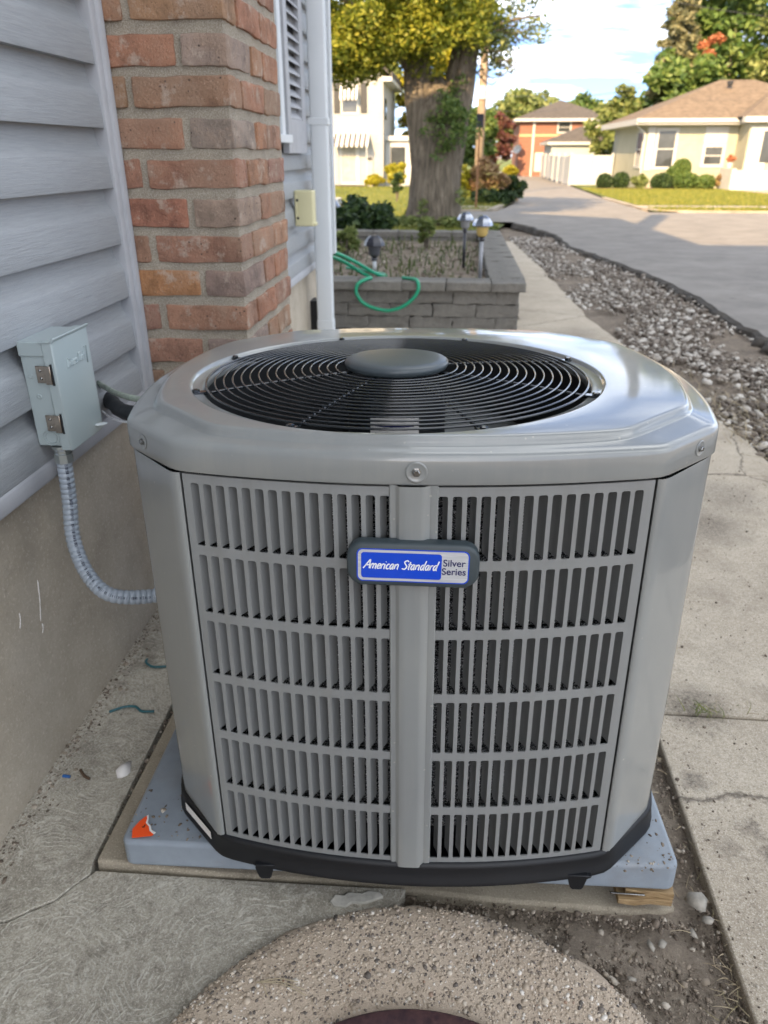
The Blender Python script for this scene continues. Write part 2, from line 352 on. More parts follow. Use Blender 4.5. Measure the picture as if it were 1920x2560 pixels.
cc = m.ramp(a.outputs[0], [(.3, S(96, 110, 44)), (.55, S(122, 132, 58)), (.75, S(148, 142, 82))]); cc = m.mix(m.ramp(b.outputs[0], [(.35, .5), (.6, 0.)]), cc, S(70, 88, 34)); cc = m.mix(m.ramp(c.outputs[0], [(.35, .5), (.6, 0.)]), cc, S(58, 74, 28)); m.base(cc); m.bump(c.outputs[0], 1, .05); M_LAWN = m.m
m = MT('rusty_iron'); m.set(Roughness=.75, Metallic=.25); a = m.noise(30, 6, .7); b = m.vor(70)
cc = m.ramp(a.outputs[0], [(.35, S(52, 34, 40)), (.55, S(78, 52, 52)), (.75, S(104, 72, 62))]); cc = m.mix(m.ramp(b.outputs['Distance'], [(.2, .55), (.4, 0.)]), cc, S(44, 26, 32)); m.base(cc); m.bump(a.outputs[0], .5, .003); M_RUST = m.m
def island(name, stops, rough=.9, bumpy=0):
    m = MT(name); m.set(Roughness=rough); gi = m.n('ShaderNodeNewGeometry')
    m.base(m.ramp(gi.outputs['Random Per Island'], stops)); return m.m
M_GRAVEL = island('crushed_gravel', [(0, S(88, 79, 70)), (.35, S(118, 108, 97)), (.6, S(154, 146, 135)), (.85, S(186, 180, 170)), (1, S(208, 203, 194))])
M_PEB = island('aggregate_pebble', [(0, S(92, 86, 80)), (.14, S(122, 112, 102)), (.3, S(160, 146, 128)), (.7, S(188, 172, 152)), (.88, S(204, 192, 174)), (.97, S(226, 220, 210)), (1, S(150, 118, 92))], .7)
M_CLOD = island('soil_crumb', [(0, S(84, 74, 64)), (.5, S(118, 106, 93)), (.88, S(150, 138, 122)), (1, S(190, 181, 167))], 1)
M_STRAW = island('dry_straw', [(0, S(146, 130, 104)), (.6, S(180, 166, 138)), (1, S(120, 112, 78))])
def leafmat(name, stops, tr=.35, rough=.55):
    m = MT(name); gi = m.n('ShaderNodeNewGeometry'); c = m.ramp(gi.outputs['Random Per Island'], stops)
    m.base(c); m.set(Roughness=rough); t = m.n('ShaderNodeBsdfTranslucent'); m.l(c, t.inputs[0])
    x = m.n('ShaderNodeMixShader'); x.inputs[0].default_value = tr; m.l(m.p.outputs[0], x.inputs[1]); m.l(t.outputs[0], x.inputs[2]); m.l(x.outputs[0], m.out.inputs[0]); return m.m
L_ELM = leafmat('elm_leaf', [(0, S(98, 116, 40)), (.5, S(140, 150, 54)), (1, S(180, 178, 72))], .45)
L_MAPLE = leafmat('maple_leaf', [(0, S(68, 94, 46)), (.5, S(96, 122, 58)), (1, S(132, 148, 78))])
L_PALE = leafmat('pale_leaf', [(0, S(82, 100, 52)), (.5, S(118, 132, 72)), (1, S(152, 158, 96))])
L_SPRUCE = leafmat('spruce_needle', [(0, S(78, 84, 60)), (.5, S(112, 112, 80)), (1, S(150, 144, 104))], .15)
L_DARK = leafmat('dark_bush_leaf', [(0, S(34, 52, 30)), (.6, S(52, 76, 40)), (1, S(84, 104, 52))], .25)
L_YEL = leafmat('yellow_green_leaf', [(0, S(120, 124, 28)), (.6, S(166, 160, 40)), (1, S(190, 176, 60))])
L_BROWN = leafmat('brown_grass_leaf', [(0, S(120, 94, 68)), (.6, S(162, 132, 96)), (1, S(150, 140, 70))], .3)
L_RED = leafmat('red_leaf', [(0, S(84, 50, 48)), (.6, S(112, 66, 60)), (1, S(110, 92, 64))], .3)
L_ORANGE = leafmat('orange_leaf', [(0, S(158, 96, 66)), (1, S(186, 122, 84))], .25)
m = MT('elm_bark'); m.set(Roughness=.95); a = m.noise(1, 7, .7, m.co((16, 16, 2.2)), .8); b = m.noise(2.2, 5)
cc = m.ramp(a.outputs[0], [(.32, S(70, 64, 55)), (.5, S(110, 101, 88)), (.7, S(146, 136, 120))]); m.base(cc); m.bump(a.outputs[0], 1, .05); M_BARK = m.m
M_POLE = simple('weathered_pole', S(150, 132, 112), .9, var=.2, nscale=6)

# ================================================================ AIR CONDITIONER
ac = empty('air_conditioner', (-.045, 1.187, .127), (-.0393, -.009, R(1.9)))
tag(ac, 'grey outdoor air conditioner unit with louvered front on the plastic pad', 'air conditioner')
AX, DW, BD, CH, BOW = .303, .395, .360, .092, .038
def outline(ax=AX, dw=DW, bd=BD, bow=BOW, ch=None, smooth=1):
    chx = dw - ax; chy = chx if ch is None else ch
    P = []
    def arc(a, b, bw, n):
        a, b = Vector(a), Vector(b); d = b - a; nrm = Vector((d.y, -d.x)).normalized()
        for i in range(n):
            t = i / n; P.append(a + d * t + nrm * (bw * (1 - (2 * t - 1) ** 2)))
    arc((-ax, -bd), (ax, -bd), bow, 34); arc((ax, -bd), (dw, -bd + chy), 0, 10)
    arc((dw, -bd + chy), (dw, bd - chy), bow, 34); arc((dw, bd - chy), (ax, bd), 0, 10)
    arc((ax, bd), (-ax, bd), bow, 34); arc((-ax, bd), (-dw, bd - chy), 0, 10)
    arc((-dw, bd - chy), (-dw, -bd + chy), bow, 34); arc((-dw, -bd + chy), (-ax, -bd), 0, 10)
    for _ in range(smooth):
        n = len(P); P = [(P[i - 1] + P[i] * 2 + P[(i + 1) % n]) / 4 for i in range(n)]
    return P
def inset(P, d):
    n = len(P); out = []
    for i in range(n):
        t = P[(i + 1) % n] - P[i - 1]; nr = Vector((t.y, -t.x)).normalized(); out.append(P[i] - nr * d)
    return out
O0 = outline()
ring3 = lambda P, z: [(p.x, p.y, z) for p in P]
FX, FY = -.036, -.046            # centre of the fan opening
RO = .305
plate = outline(.262, .374, .347, .036, .118, 2)
Z1 = .632
secs = [ring3(inset(O0, .02), Z1 - .002), ring3(inset(O0, -.0035), Z1 - .002), ring3(inset(O0, -.0045), Z1), ring3(inset(O0, -.0045), Z1 + .028), ring3(inset(O0, -.0035), Z1 + .0325), ring3(inset(O0, -.001), Z1 + .0355),
        ring3(inset(O0, .004), Z1 + .0375), ring3(inset(O0, .008), Z1 + .0385)]
pl = lambda d: inset(plate, d)
secs += [ring3(pl(-.0025), Z1 + .0400), ring3(pl(0), Z1 + .0412), ring3(pl(.0022), Z1 + .0450), ring3(pl(.0045), Z1 + .0500), ring3(pl(.008), Z1 + .0520), ring3(pl(.012), Z1 + .0524)]
ang = [math.atan2(p.y - FY, p.x - FX) for p in pl(.012)]
circ = lambda r, z: [(FX + r * math.cos(a), FY + r * math.sin(a), z) for a in ang]
ZP = Z1 + .0525
secs += [circ(RO + .0225, ZP), circ(RO + .0205, ZP - .0001), circ(RO + .0185, ZP - .001), circ(RO + .0165, ZP - .0045), circ(RO + .015, ZP - .006), circ(RO + .003, ZP - .0065), circ(RO, ZP - .008), circ(RO - .002, ZP - .014), circ(RO - .002, Z1 - .03)]
cover = B().loft(secs).build('top_cover', M_AC, ac, smooth=True)
cover.data.set_sharp_from_angle(angle=R(62))
def normal_frame(x, y, z, nx, ny):
    """matrix at a point of the upright skin: local z outwards"""
    n = Vector((nx, ny, 0)).normalized(); u = Vector((0, 0, 1)); r = u.cross(n)
    return Matrix(((r.x, u.x, n.x, x), (r.y, u.y, n.y, y), (r.z, u.z, n.z, z), (0, 0, 0, 1)))
def screw(par, mat4, s=1.0):
    d = B().lathe([(.0135 * s, .0006), (.0125 * s, .0018), (.0108 * s, .0012), (.0085 * s, .0006), (.0, .0005)], 24, cap0=False, cap1=False).build('screw_dimple', M_AC, par, smooth=True); d.matrix_local = mat4
    h = B().lathe([(.0058 * s, .0006), (.0058 * s, .0014), (.0046 * s, .0016), (.0046 * s, .004), (.0036 * s, .0048), (.0008, .0048)], 6, cap0=False).build('screw', M_CHROME, par); h.matrix_local = mat4
screw(cover, normal_frame(.003, -BD - BOW - .0048, Z1 + .015, 0, -1))
for s in (-1, 1):
    screw(cover, normal_frame(s * (AX + CH * .62 + .003), -BD + CH * .62 - .0035, Z1 + .017, s, -1), .8)
    screw(cover, normal_frame(s * (AX + CH * .62 + .003), BD - CH * .62 + .0035, Z1 + .017, s, 1), .8)

# bowed faces: s along the arc, d outwards
SAG_R = (AX ** 2 + BOW ** 2) / (2 * BOW)
def face_pt(s, d=0, bd=BD, bow=BOW, half=AX):
    Rr = (half ** 2 + bow ** 2) / (2 * bow); a = s / Rr; r = Rr + d
    return (r * math.sin(a), -(bd + bow - Rr) - r * math.cos(a), a)
def louvers(name, s0, s1, ncol, edge0, edge1, tilt, parts=True, rotz=0, bd=BD, half=AX, label=None):
    z0, z1, nrow, rail = .014, .614, 6, .0135
    hrow = (z1 - z0 - rail * (nrow - 1)) / nrow; pitch = (s1 - s0 + .0058) / ncol; slot = pitch - .0058
    ss = [edge0]; 
    for i in range(ncol): ss += [s0 + i * pitch, s0 + i * pitch + slot]
    ss.append(edge1); zz = [.0, ]
    for j in range(nrow): zz += [z0 + j * (hrow + rail), z0 + j * (hrow + rail) + hrow]
    zz.append(Z1 - .006)
    b = B(); T = .0012
    P = lambda s, z, d: face_pt(s, d, bd, BOW, half)[:2] + (z,)
    def quad(a, c, z, w): b.add([P(a, z, 0), P(c, z, 0), P(c, w, 0), P(a, w, 0)], [(0, 1, 2, 3)])
    for i in range(len(ss) - 1):
        for j in range(len(zz) - 1):
            if i % 2 == 1 and j % 2 == 1:
                a, c, z, w = ss[i], ss[i + 1], zz[j], zz[j + 1]; k = .0026
                for (u, v, du, dv_) in ((a, z, k, k), (c, z, -k, k), (c, w, -k, -k), (a, w, k, -k)):
                    b.add([P(u, v, 0), P(u + du, v, 0), P(u + du * .3, v + dv_ * .3, 0), P(u, v + dv_, 0)], [(0, 1, 2, 3)])
                # returned edges of the punched slot
                for (q0, q1) in (((a, z), (c, z)), ((c, z), (c, w)), ((c, w), (a, w)), ((a, w), (a, z))):
                    b.add([P(q0[0], q0[1], 0), P(q1[0], q1[1], 0), P(q1[0], q1[1], -.0025), P(q0[0], q0[1], -.0025)], [(0, 1, 2, 3)])
            else: quad(ss[i], ss[i + 1], zz[j], zz[j + 1])
    for u in (edge0, edge1): b.add([P(u, 0, 0), P(u, Z1 - .006, 0), P(u, Z1 - .006, -.012), P(u, 0, -.012)], [(0, 1, 2, 3)])
    b.add([P(edge0 + (edge1 - edge0) * i / 12, Z1 - .006, d) for i in range(13) for d in (0, -.004)], [(2 * i, 2 * i + 2, 2 * i + 3, 2 * i + 1) for i in range(12)])
    pan = b.build(name, M_LV, ac, rot=(0, 0, rotz), fix=False)
    # one vane: fixed along the outer side of the slot, bending inwards
    v = B(); prof = [(0, -.0003), (.0008, -.005), (.0022, -.010), (.0042, -.0145), (.0066, -.0185)] if tilt > 0 else [(0, -.0003), (.0004, -.006), (.0014, -.012), (.0030, -.017), (.0052, -.0215)]
    pr2 = prof + [(x - .0008, y - .0009) for x, y in reversed(prof)]
    rg = [[(tilt * x, -y, z) for x, y in pr2] for z in (0, .006, hrow - .006, hrow)]
    rg[0] = [(tilt * x * .9, -y * .9, .0015) for x, y in pr2]; rg[3] = [(tilt * x * .9, -y * .9, hrow - .0015) for x, y in pr2]
    v.loft(rg, True, True, True); bm_ = v.mesh('slat', M_LV, True)
    bm = bmesh.new(); bm.from_mesh(bm_); bmesh.ops.recalc_face_normals(bm, faces=bm.faces); bm.to_mesh(bm_); bm.free(); bm_.set_sharp_from_angle(angle=R(50))
    jb = B()
    for j in range(nrow):
        for i in range(ncol):
            s = ss[1 + 2 * i] if tilt > 0 else ss[2 + 2 * i]
            x, y, a = face_pt(s, -.0005, bd, BOW, half)
            if parts: inst('slat', bm_, pan, (x, y, zz[1 + 2 * j]), (0, 0, a))
            else:
                ca, sa = math.cos(a), math.sin(a)
                jb.add([(x + q.co.x * ca - q.co.y * sa, y + q.co.x * sa + q.co.y * ca, zz[1 + 2 * j] + q.co.z) for q in bm_.vertices], [tuple(p.vertices) for p in bm_.polygons])
    if not parts: tag(jb.build('slats', M_LV, pan, fix=False), kind='stuff')
    return pan
SH = SAG_R * math.asin((AX - .007) / SAG_R)
louvers('louver_panel', -SH + .0105, -.0295, 15, -SH, -.026, 1)
louvers('louver_panel', .030, SH - .0135, 15, .026, SH, -1)
for rz in (90, -90):
    hh = BD - CH; louvers('side_louver_panel', -.245, .245, 26, -.262, .262, 1, False, R(rz), DW, hh)
B().add([face_pt(s, 0)[:2] + (z,) for z in (0, Z1) for s in np.linspace(-SH, SH, 21)], [(i, i + 1, i + 22, i + 21) for i in range(20)]).build('back_panel', M_LV, ac, rot=(0, 0, math.pi))
# centre rib
prof = [(-.0300, .0006), (-.0285, .0022), (-.0240, .0024), (-.0225, .0018), (-.0212, .0022), (-.0185, .0060), (-.0165, .0072), (-.008, .0076), (.008, .0076), (.0130, .0070), (.0165, .0040), (.0200, .0018), (.0225, .0024), (.0285, .0022), (.0300, .0006)]
rg = [[face_pt(s, d)[:2] + (z,) for s, d in prof] for z in (.001, .02, Z1 - .02, Z1 - .003)]
rib = B().loft(rg, closed=False).build('centre_rib', M_AC, ac, smooth=True, fix=False); rib.data.set_sharp_from_angle(angle=R(40))
# corner posts
for sx, sy in ((-1, -1), (1, -1), (1, 1), (-1, 1)):
    b = B(); pts = [(AX - .0035, -BD - .0005, 0), (AX - .001, -BD + .0002, 0), (AX + .004, -BD + .002, 0), (AX + .0095, -BD + .0062, 0)]
    pts = [(AX - .0038, -BD + .012), (AX - .0038, -BD - .0010), (AX - .0025, -BD - .0020), (AX + .003, -BD - .0015), (AX + .009, -BD + .002), (AX + .016, -BD + .0085), (DW - .015, -BD + CH - .017), (DW - .008, -BD + CH - .009), (DW - .003, -BD + CH - .002), (DW + .0015, -BD + CH + .006), (DW + .0015, -BD + CH + .012), (DW - .012, -BD + CH + .012)]
    rg = [[(sx * x, -sy * y, z) for x, y in pts] for z in (-.004, .05, .3, .58, Z1 - .0050)]
    p = b.loft(rg, closed=False).build('corner_post', M_AC, ac, smooth=True); p.data.set_sharp_from_angle(angle=R(48))
# dark box behind the seams, coil, fan, motor
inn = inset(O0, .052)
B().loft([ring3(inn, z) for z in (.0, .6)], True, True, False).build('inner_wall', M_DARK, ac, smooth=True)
cp = []; inc = inset(O0, .034); N = len(inc); turns = 25
for k in range(turns * 84 + 1):
    t = k / 84; q = inc[int((t % 1) * N) % N]; cp.append((q.x, q.y, .055 + t * .0225))
rc = [.0085 + .0022 * random.random() for _ in cp]
B().tube(cp, rc, 6).build('coil', M_COIL, ac, smooth=False, fix=False)
for k in range(3):
    b = B(); rg = []
    for i in range(9):
        a = R(k * 120 + 12 + i * 9.5); tl = .060 * (i / 8) - .01
        rg.append([(FX + r * math.cos(a + (r - .1) * 1.2), FY + r * math.sin(a + (r - .1) * 1.2), .545 + tl * (.5 + r * 1.6)) for r in np.linspace(.06, .288, 8)])
    bl = b.loft(rg, closed=False).build('fan_blade', M_BLADE, ac, smooth=True)
    mo = bl.modifiers.new('solid', 'SOLIDIFY'); mo.thickness = .002
mot = B().lathe([(.02, .46), (.078, .47), (.080, .48), (.080, .645), (.070, .660), (.02, .664)], 40, (FX, FY, 0)).build('fan_motor', M_BLACK, ac, angle=40)
B().lathe([(RO - .004, Z1 + .035), (RO - .004, .50)], 72, (FX, FY, 0), False, False).build('shroud', M_DARK, ac, smooth=True)
la = [R(a) for a in np.linspace(-118, -62, 13)]
B().loft([[(FX + .0808 * math.cos(a), FY + .0808 * math.sin(a), z) for a in la] for z in (.565, .632)], closed=False).build('motor_label', M_PAPER, mot, smooth=True)
for zz_, w in ((.576, 40), (.590, 46), (.603, 30), (.617, 44)):
    la = [R(a) for a in np.linspace(-112, -112 + w, 9)]
    B().loft([[(FX + .0811 * math.cos(a), FY + .0811 * math.sin(a), z) for a in la] for z in (zz_, zz_ + .0035)], closed=False).build('label_print', M_NAVY, mot, smooth=True)
# fan guard
gzd = lambda r: ZP - .0025 + .014 * (1 - (r / RO) ** 2)
def ringp(r, z, n=112): return [(FX + r * math.cos(2 * math.pi * i / n), FY + r * math.sin(2 * math.pi * i / n), z) for i in range(n)]
radii = list(np.linspace(.0975, .3005, 16))
guard = B().tube(ringp(radii[-1], gzd(radii[-1])), .0018, 8, True).build('fan_grille', M_WIRE, ac, smooth=True)
for r in radii[:-1]: B().tube(ringp(r, gzd(r)), .0015, 8, True).build('grille_ring', M_WIRE, guard, smooth=True)
for k in range(8):
    a = R(22.5 + 45 * k); c, s = math.cos(a), math.sin(a)
    pp = [(FX + r * c, FY + r * s, gzd(r) - .0042) for r in np.linspace(.06, RO + .006, 12)]
    sp_o = B().tube(pp, .0024, 8).build('grille_spoke', M_WIRE, guard, smooth=True)
    tb = B(); tb.box(-.012, .012, -.006, .006, 0, .003); tb.lathe([(.0055, .003), (.0055, .0065), (.003, .0075)], 6, (.003, 0, 0))
    t = tb.build('mounting_tab', M_WIRE, guard, (FX + (RO + .009) * c, FY + (RO + .009) * s, ZP - .0063), (0, 0, a))
B().lathe([(.0, -.004), (.074, -.004), (.0805, .000), (.0830, .005), (.0825, .0095), (.078, .0125), (.066, .0145), (.04, .0158), (.001, .0162)], 64, (FX, FY, gzd(.08)), False, False).build('hub_cap', M_HUB, guard, smooth=True)
# base pan, feet, small label
pan = B().loft([ring3(inset(O0, .012), .006), ring3(inset(O0, -.002), .006), ring3(inset(O0, -.0055), .003), ring3(inset(O0, -.0065), -.003), ring3(inset(O0, -.0065), -.024), ring3(inset(O0, -.0095), -.029), ring3(inset(O0, -.0095), -.036), ring3(inset(O0, .02), -.037)], True, False, True).build('base_pan', M_BLACK, ac, smooth=True)
pan.data.set_sharp_from_angle(angle=R(50))
for x in (-.232, .262):
    y = face_pt(x, .004)[1]
    b = B(); b.prism([(-.017, .014), (-.021, .004), (-.018, -.012), (-.014, -.024), (-.010, -.030), (.010, -.030), (.014, -.024), (.017, -.012), (.020, .004), (.028, .009), (.030, .014)], -.012, -.002, 'y')
    b.box(-.022, .022, -.013, .010, .012, .016)
    ft = b.build('foot', M_BLACK, pan, (x, y + .004, -.038), bev=.0015); ft.scale = (.72, 1, .68)
fr = normal_frame(-(AX + CH * .45) - .0055, -BD + CH * .45 - .0055, -.012, -1, -1)
lb = B().add([(-.052, -.009, .0012), (.034, -.009, .0012), (.034, .008, .0012), (-.052, .008, .0012)], [(0, 1, 2, 3)]).build('data_label', M_PAPER, pan); lb.matrix_local = fr

# badge
bz = .529; by = face_pt(0, .0112)[1]
bdg = B(); rr = rounded_rect(.158, .056, .017, 6)
cv = lambda x: -.0022 * (x / .08) ** 2
def lens(w, h, r, bulge=.0035, n=6):
    P = rounded_rect(w, h, r, n); return [(x, y + math.copysign(bulge * (1 - (2 * x / w) ** 2), y)) for x, y in P]
BM = Matrix(((1, 0, 0, .000), (0, 0, -1, by), (0, 1, 0, bz), (0, 0, 0, 1))) @ Matrix.Rotation(R(-.9), 4, 'Z') @ Matrix.Diagonal((1.04, 1.09, 1, 1))
pr = lens(.158, .052, .018)
bdg.loft([[(x, y, -.008) for x, y in pr], [(x, y, .004) for x, y in pr], [(x * .985, y * .96, .0072) for x, y in pr], [(x * .95, y * .88, .0085) for x, y in pr]], True, True, True)
badge = bdg.build('badge', M_BADGE, ac, smooth=True); badge.matrix_local = BM; badge.data.set_sharp_from_angle(angle=R(55))
def plate_(name, w, h, r, x, z, mat, bulge=.0028, cut=None):
    P = lens(w, h, r, bulge)
    o = B().add([(a + x, b, z) for a, b in P], [tuple(range(len(P)))]).build(name, mat, badge, fix=False); return o
plate_('badge_rim', .1336, .0405, .0065, .0, .0087, M_BLUE)
plate_('silver_plate', .1305, .0378, .0055, .0, .0089, M_SILV)
plate_('blue_field', .0955, .0318, .0032, -.0137, .0091, M_BLUE, .0024)
GL = {'A': ([[(0, 0), (.5, 1.0), (.95, 1.85), (1.05, 1.0), (1.2, 0)], [(.25, .7), (1.3, .78)]], 1.35),
      'm': ([[(0, 1), (0, 0)], [(0, .55), (.25, 1), (.5, .85), (.5, 0)], [(.5, .55), (.75, 1), (1.0, .85), (1.0, .1), (1.15, 0)]], 1.3),
      'e': ([[(.05, .5), (.55, .62), (.48, 1), (.2, .95), (.02, .5), (.15, .05), (.62, .15)]], .8), 'r': ([[(0, 1), (0, 0)], [(0, .55), (.2, .95), (.48, .95)]], .62),
      'i': ([[(0, 1), (0, .1), (.12, 0)], [(.04, 1.42), (.1, 1.5)]], .35), 'c': ([[(.52, .9), (.3, 1), (.05, .6), (.1, .1), (.35, 0), (.58, .15)]], .76),
      'a': ([[(.6, .95), (.25, 1), (0, .5), (.15, 0), (.4, .15), (.6, .95), (.58, .1), (.75, 0)]], .92), 'n': ([[(0, 1), (0, 0)], [(0, .55), (.3, 1), (.58, .85), (.58, .1), (.75, 0)]], .95),
      'S': ([[(1.0, 1.6), (.6, 1.85), (.2, 1.5), (.5, 1.05), (.85, .6), (.6, .05), (0, .15)]], 1.15), 't': ([[(.2, 1.6), (.15, .2), (.35, 0)], [(-.1, 1.05), (.55, 1.1)]], .6),
      'd': ([[(.6, .95), (.25, 1), (0, .5), (.15, 0), (.4, .15), (.62, 1.0), (.72, 1.9)], [(.62, 1.0), (.6, .1), (.78, 0)]], .95), ' ': ([], .5),
      'D': ([[(.1, 1.8), (0, 0)], [(-.1, 1.8), (.7, 1.6), (.9, .9), (.6, .15), (-.1, 0)]], 1.15), 'v': ([[(0, 1), (.3, 0), (.65, 1)]], .8), 's': ([[(.5, .9), (.2, 1), (.1, .7), (.45, .35), (.3, 0), (0, .1)]], .68),
      'T': ([[(.4, 1.8), (.35, 0)], [(-.1, 1.8), (1.0, 1.85)]], .95), 'h': ([[(0, 1.8), (0, 0)], [(0, .6), (.3, 1), (.58, .85), (.58, 0)]], .85)}
def script_text(name, body, width, wid, mat, par, mat4, slant=.28, thick=0):
    tot = sum(GL[c][1] for c in body); k = width / tot; b = B(); x0 = -width / 2
    for c in body:
        for st in GL[c][0]:
            P = cat([(x, y, 0) for x, y in st], 5) if len(st) > 2 else [Vector((x, y, 0)) for x, y in st]
            P = [Vector((x0 + (p.x + slant * p.y) * k, (p.y - .7) * k, 0)) for p in P]; L = []
            for i, p in enumerate(P):
                t = (P[min(i + 1, len(P) - 1)] - P[max(i - 1, 0)]).normalized(); n_ = Vector((-t.y, t.x, 0)); L += [p + n_ * wid * k, p - n_ * wid * k]
            if thick: b.tube(P, wid * k, 5)
            else: b.add([tuple(q) for q in L], [(2 * i, 2 * i + 1, 2 * i + 3, 2 * i + 2) for i in range(len(P) - 1)])
        x0 += GL[c][1] * k
    o = b.build(name, mat, par, fix=bool(thick)); o.matrix_local = mat4; return o
script_text('lettering', 'American Standard', .0885, .125, M_WHITE_INK, badge, Matrix.Translation((-.0148, .0002, .0094)))
for tx, yy in (('Silver', .0046), ('Series', -.0050)):
    text_mesh('lettering', tx, .0120, M_NAVY, badge, Matrix.Translation((.0488, yy * 1.12, .0092)), 0, .00005, off=.00018)

# ================================================================ GROUND
def gsheet(name, ys, x0, x1, mat, lift, kind='structure'): return sheet(name, [(y, x0, x1) for y in ys], mat, lift, kind)
def dip(x, y):
    t = min(1, max(0, (-1.15 - x) / .9)); w = float(np.interp(y, [14.2, 15.6, 20.6, 42], [0, 1, 1, 0])); return -1.15 * t * t * (3 - 2 * t) * w
def dsheet(name, ys, xs, mat, lift):
    V = [(x, y, ground_z(y) + dip(x, y) + lift) for y in ys for x in xs]; n = len(xs)
    return tag(inst(name, np_mesh(name, V, [(j * n + i, j * n + i + 1, (j + 1) * n + i + 1, (j + 1) * n + i) for j in range(len(ys) - 1) for i in range(n - 1)], mat, True)), kind='structure')
gsheet('ground', [-60, 9, 14.2], -500, -1.15, M_SOIL, -.09); gsheet('ground', [-60, 9, 66, 600], -1.15, 500, M_SOIL, -.09); gsheet('ground', [42, 66, 600], -500, -1.15, M_SOIL, -.09)
XL = [-80, -40, -20, -10, -6, -4, -3, -2.6, -2.3, -2.05, -1.8, -1.6, -1.4, -1.15]
# soil between slab, ring and walk
def soil_grid(name, x0, x1, y0, y1, st, z0, amp, mat=M_SOIL, seed=0):
    nx, ny = int((x1 - x0) / st) + 1, int((y1 - y0) / st) + 1
    X = np.linspace(x0, x1, nx); Y = np.linspace(y0, y1, ny); V = []
    for y in Y:
        for x in X: V.append((x, y, z0 + ground_z(y) + amp * (mnoise.noise(Vector((x * 7 + seed, y * 7, 0))) + .6 * mnoise.noise(Vector((x * 23, y * 23 + seed, 3))) + .35 * mnoise.noise(Vector((x * 70, y * 70 + seed, 3))))))
    F = [(j * nx + i, j * nx + i + 1, (j + 1) * nx + i + 1, (j + 1) * nx + i) for j in range(ny - 1) for i in range(nx - 1)]
    me = np_mesh(name, V, F, mat, True); return tag(inst(name, me), kind='structure')
m = MT('dusty_soil'); m.set(Roughness=1); a_ = m.noise(7, 8, .8); b_ = m.noise(110, 6, .85)
cc = m.ramp(a_.outputs[0], [(.3, S(112, 100, 87)), (.5, S(142, 130, 115)), (.7, S(170, 158, 142))]); cc = m.mix(m.ramp(b_.outputs[0], [(.3, .8), (.48, 0.)]), cc, S(78, 68, 58)); cc = m.mix(m.ramp(b_.outputs[0], [(.55, 0.), (.70, .6)]), cc, S(196, 185, 168)); m.base(cc); m.bump(b_.outputs[0], .9, .006)
soil_grid('soil_patch', -.2, .55, .05, 1.95, .008, -.014, .010, m.m)
# swirled apron in two pieces, divided by the crack
crack = [(-.80, .655), (-.72, .690), (-.69, .712), (-.655, .728), (-.64, .745), (-.615, .760), (-.595, .790), (-.578, .812)]
crack2 = [(p.x, p.y + .006 * mnoise.noise(Vector((p.x * 45, 0, 0)))) for p in cat([(x, y, 0) for x, y in crack], 4)]
def slab_poly(name, poly, z0, z1, mat, par=None, bev=.0012):
    o = B().prism(poly, z0, z1).build(name, mat, par, bev=bev); o['kind'] = 'structure'; return o
apron = slab_poly('concrete_apron', [(x, y + .0022 + .001 * math.sin(x * 300)) for x, y in crack2] + [(-.583, .84), (-.600, 1.9), (-.80, 1.9)], -.12, .026, M_SWIRL)
edge = [(-.04, .835), (-.055, .80), (-.03, .77), (-.06, .74), (-.05, .7), (-.02, .6), (-.03, .2), (-.03, -.6)]
fr_poly = [(x, y - .0022 + .001 * math.sin(x * 210)) for x, y in crack2] + [(-.57, .822), (-.3, .827), (-.12, .832)] + edge + [(-.80, -.6)]
slab_poly('concrete_apron', fr_poly, -.12, .0245, M_SWIRL)
sl = bpy.data.objects['concrete_apron.001']
# pad slab
ps = B().prism([(0, 0), (.2, -.004), (.45, .003), (.7, -.003), (.95, .002), (.985, .012), (.985, 1.0), (0, 1.0)], -.13, 0).build('equipment_slab', M_SLAB, None, (-.573, .832, .037), (-.0393, .044, R(1.0)), bev=.006, seg=3)
tag(ps, 'old rough concrete slab under the grey plastic pad', 'concrete slab')
pad = B().prism(rounded_rect(.916, .86, .016, 4), 0, .055).build('equipment_pad', M_PAD, None, (-.060, .837, .046), (-.0393, -.009, R(1.75)), bev=.007, seg=4)
for v in pad.data.vertices: v.co.y += .43
tag(pad, 'grey plastic equipment pad under the air conditioner', 'equipment pad')
st = empty('sticker', (-.487, .852, .1015), (-.0393, -.009, R(1.75)))
tag(st, 'torn orange warning sticker on the pad corner', 'sticker')
B().prism([(-.018, -.004), (-.012, .014), (-.004, .026), (-.001, .020), (.000, .010), (.008, .003), (.012, -.006), (.022, -.012), (.020, -.016), (-.012, -.022)], 0, .0006).build('orange_film', M_ORANGE, st)
B().prism([(-.004, .026), (-.0015, .028), (.002, .018), (.003, .011), (.011, .004), (.015, -.004), (.024, -.009), (.022, -.013), (.012, -.006), (.008, .003), (.000, .010), (-.001, .020)], 0, .0008).build('torn_edge', M_PAPER, st)
B().prism([(-.003, .0), (.001, .0), (.001, .006), (-.001, .006), (-.001, .002), (-.003, .002)], .0007, .0009).build('print_mark', M_BLACK, st)

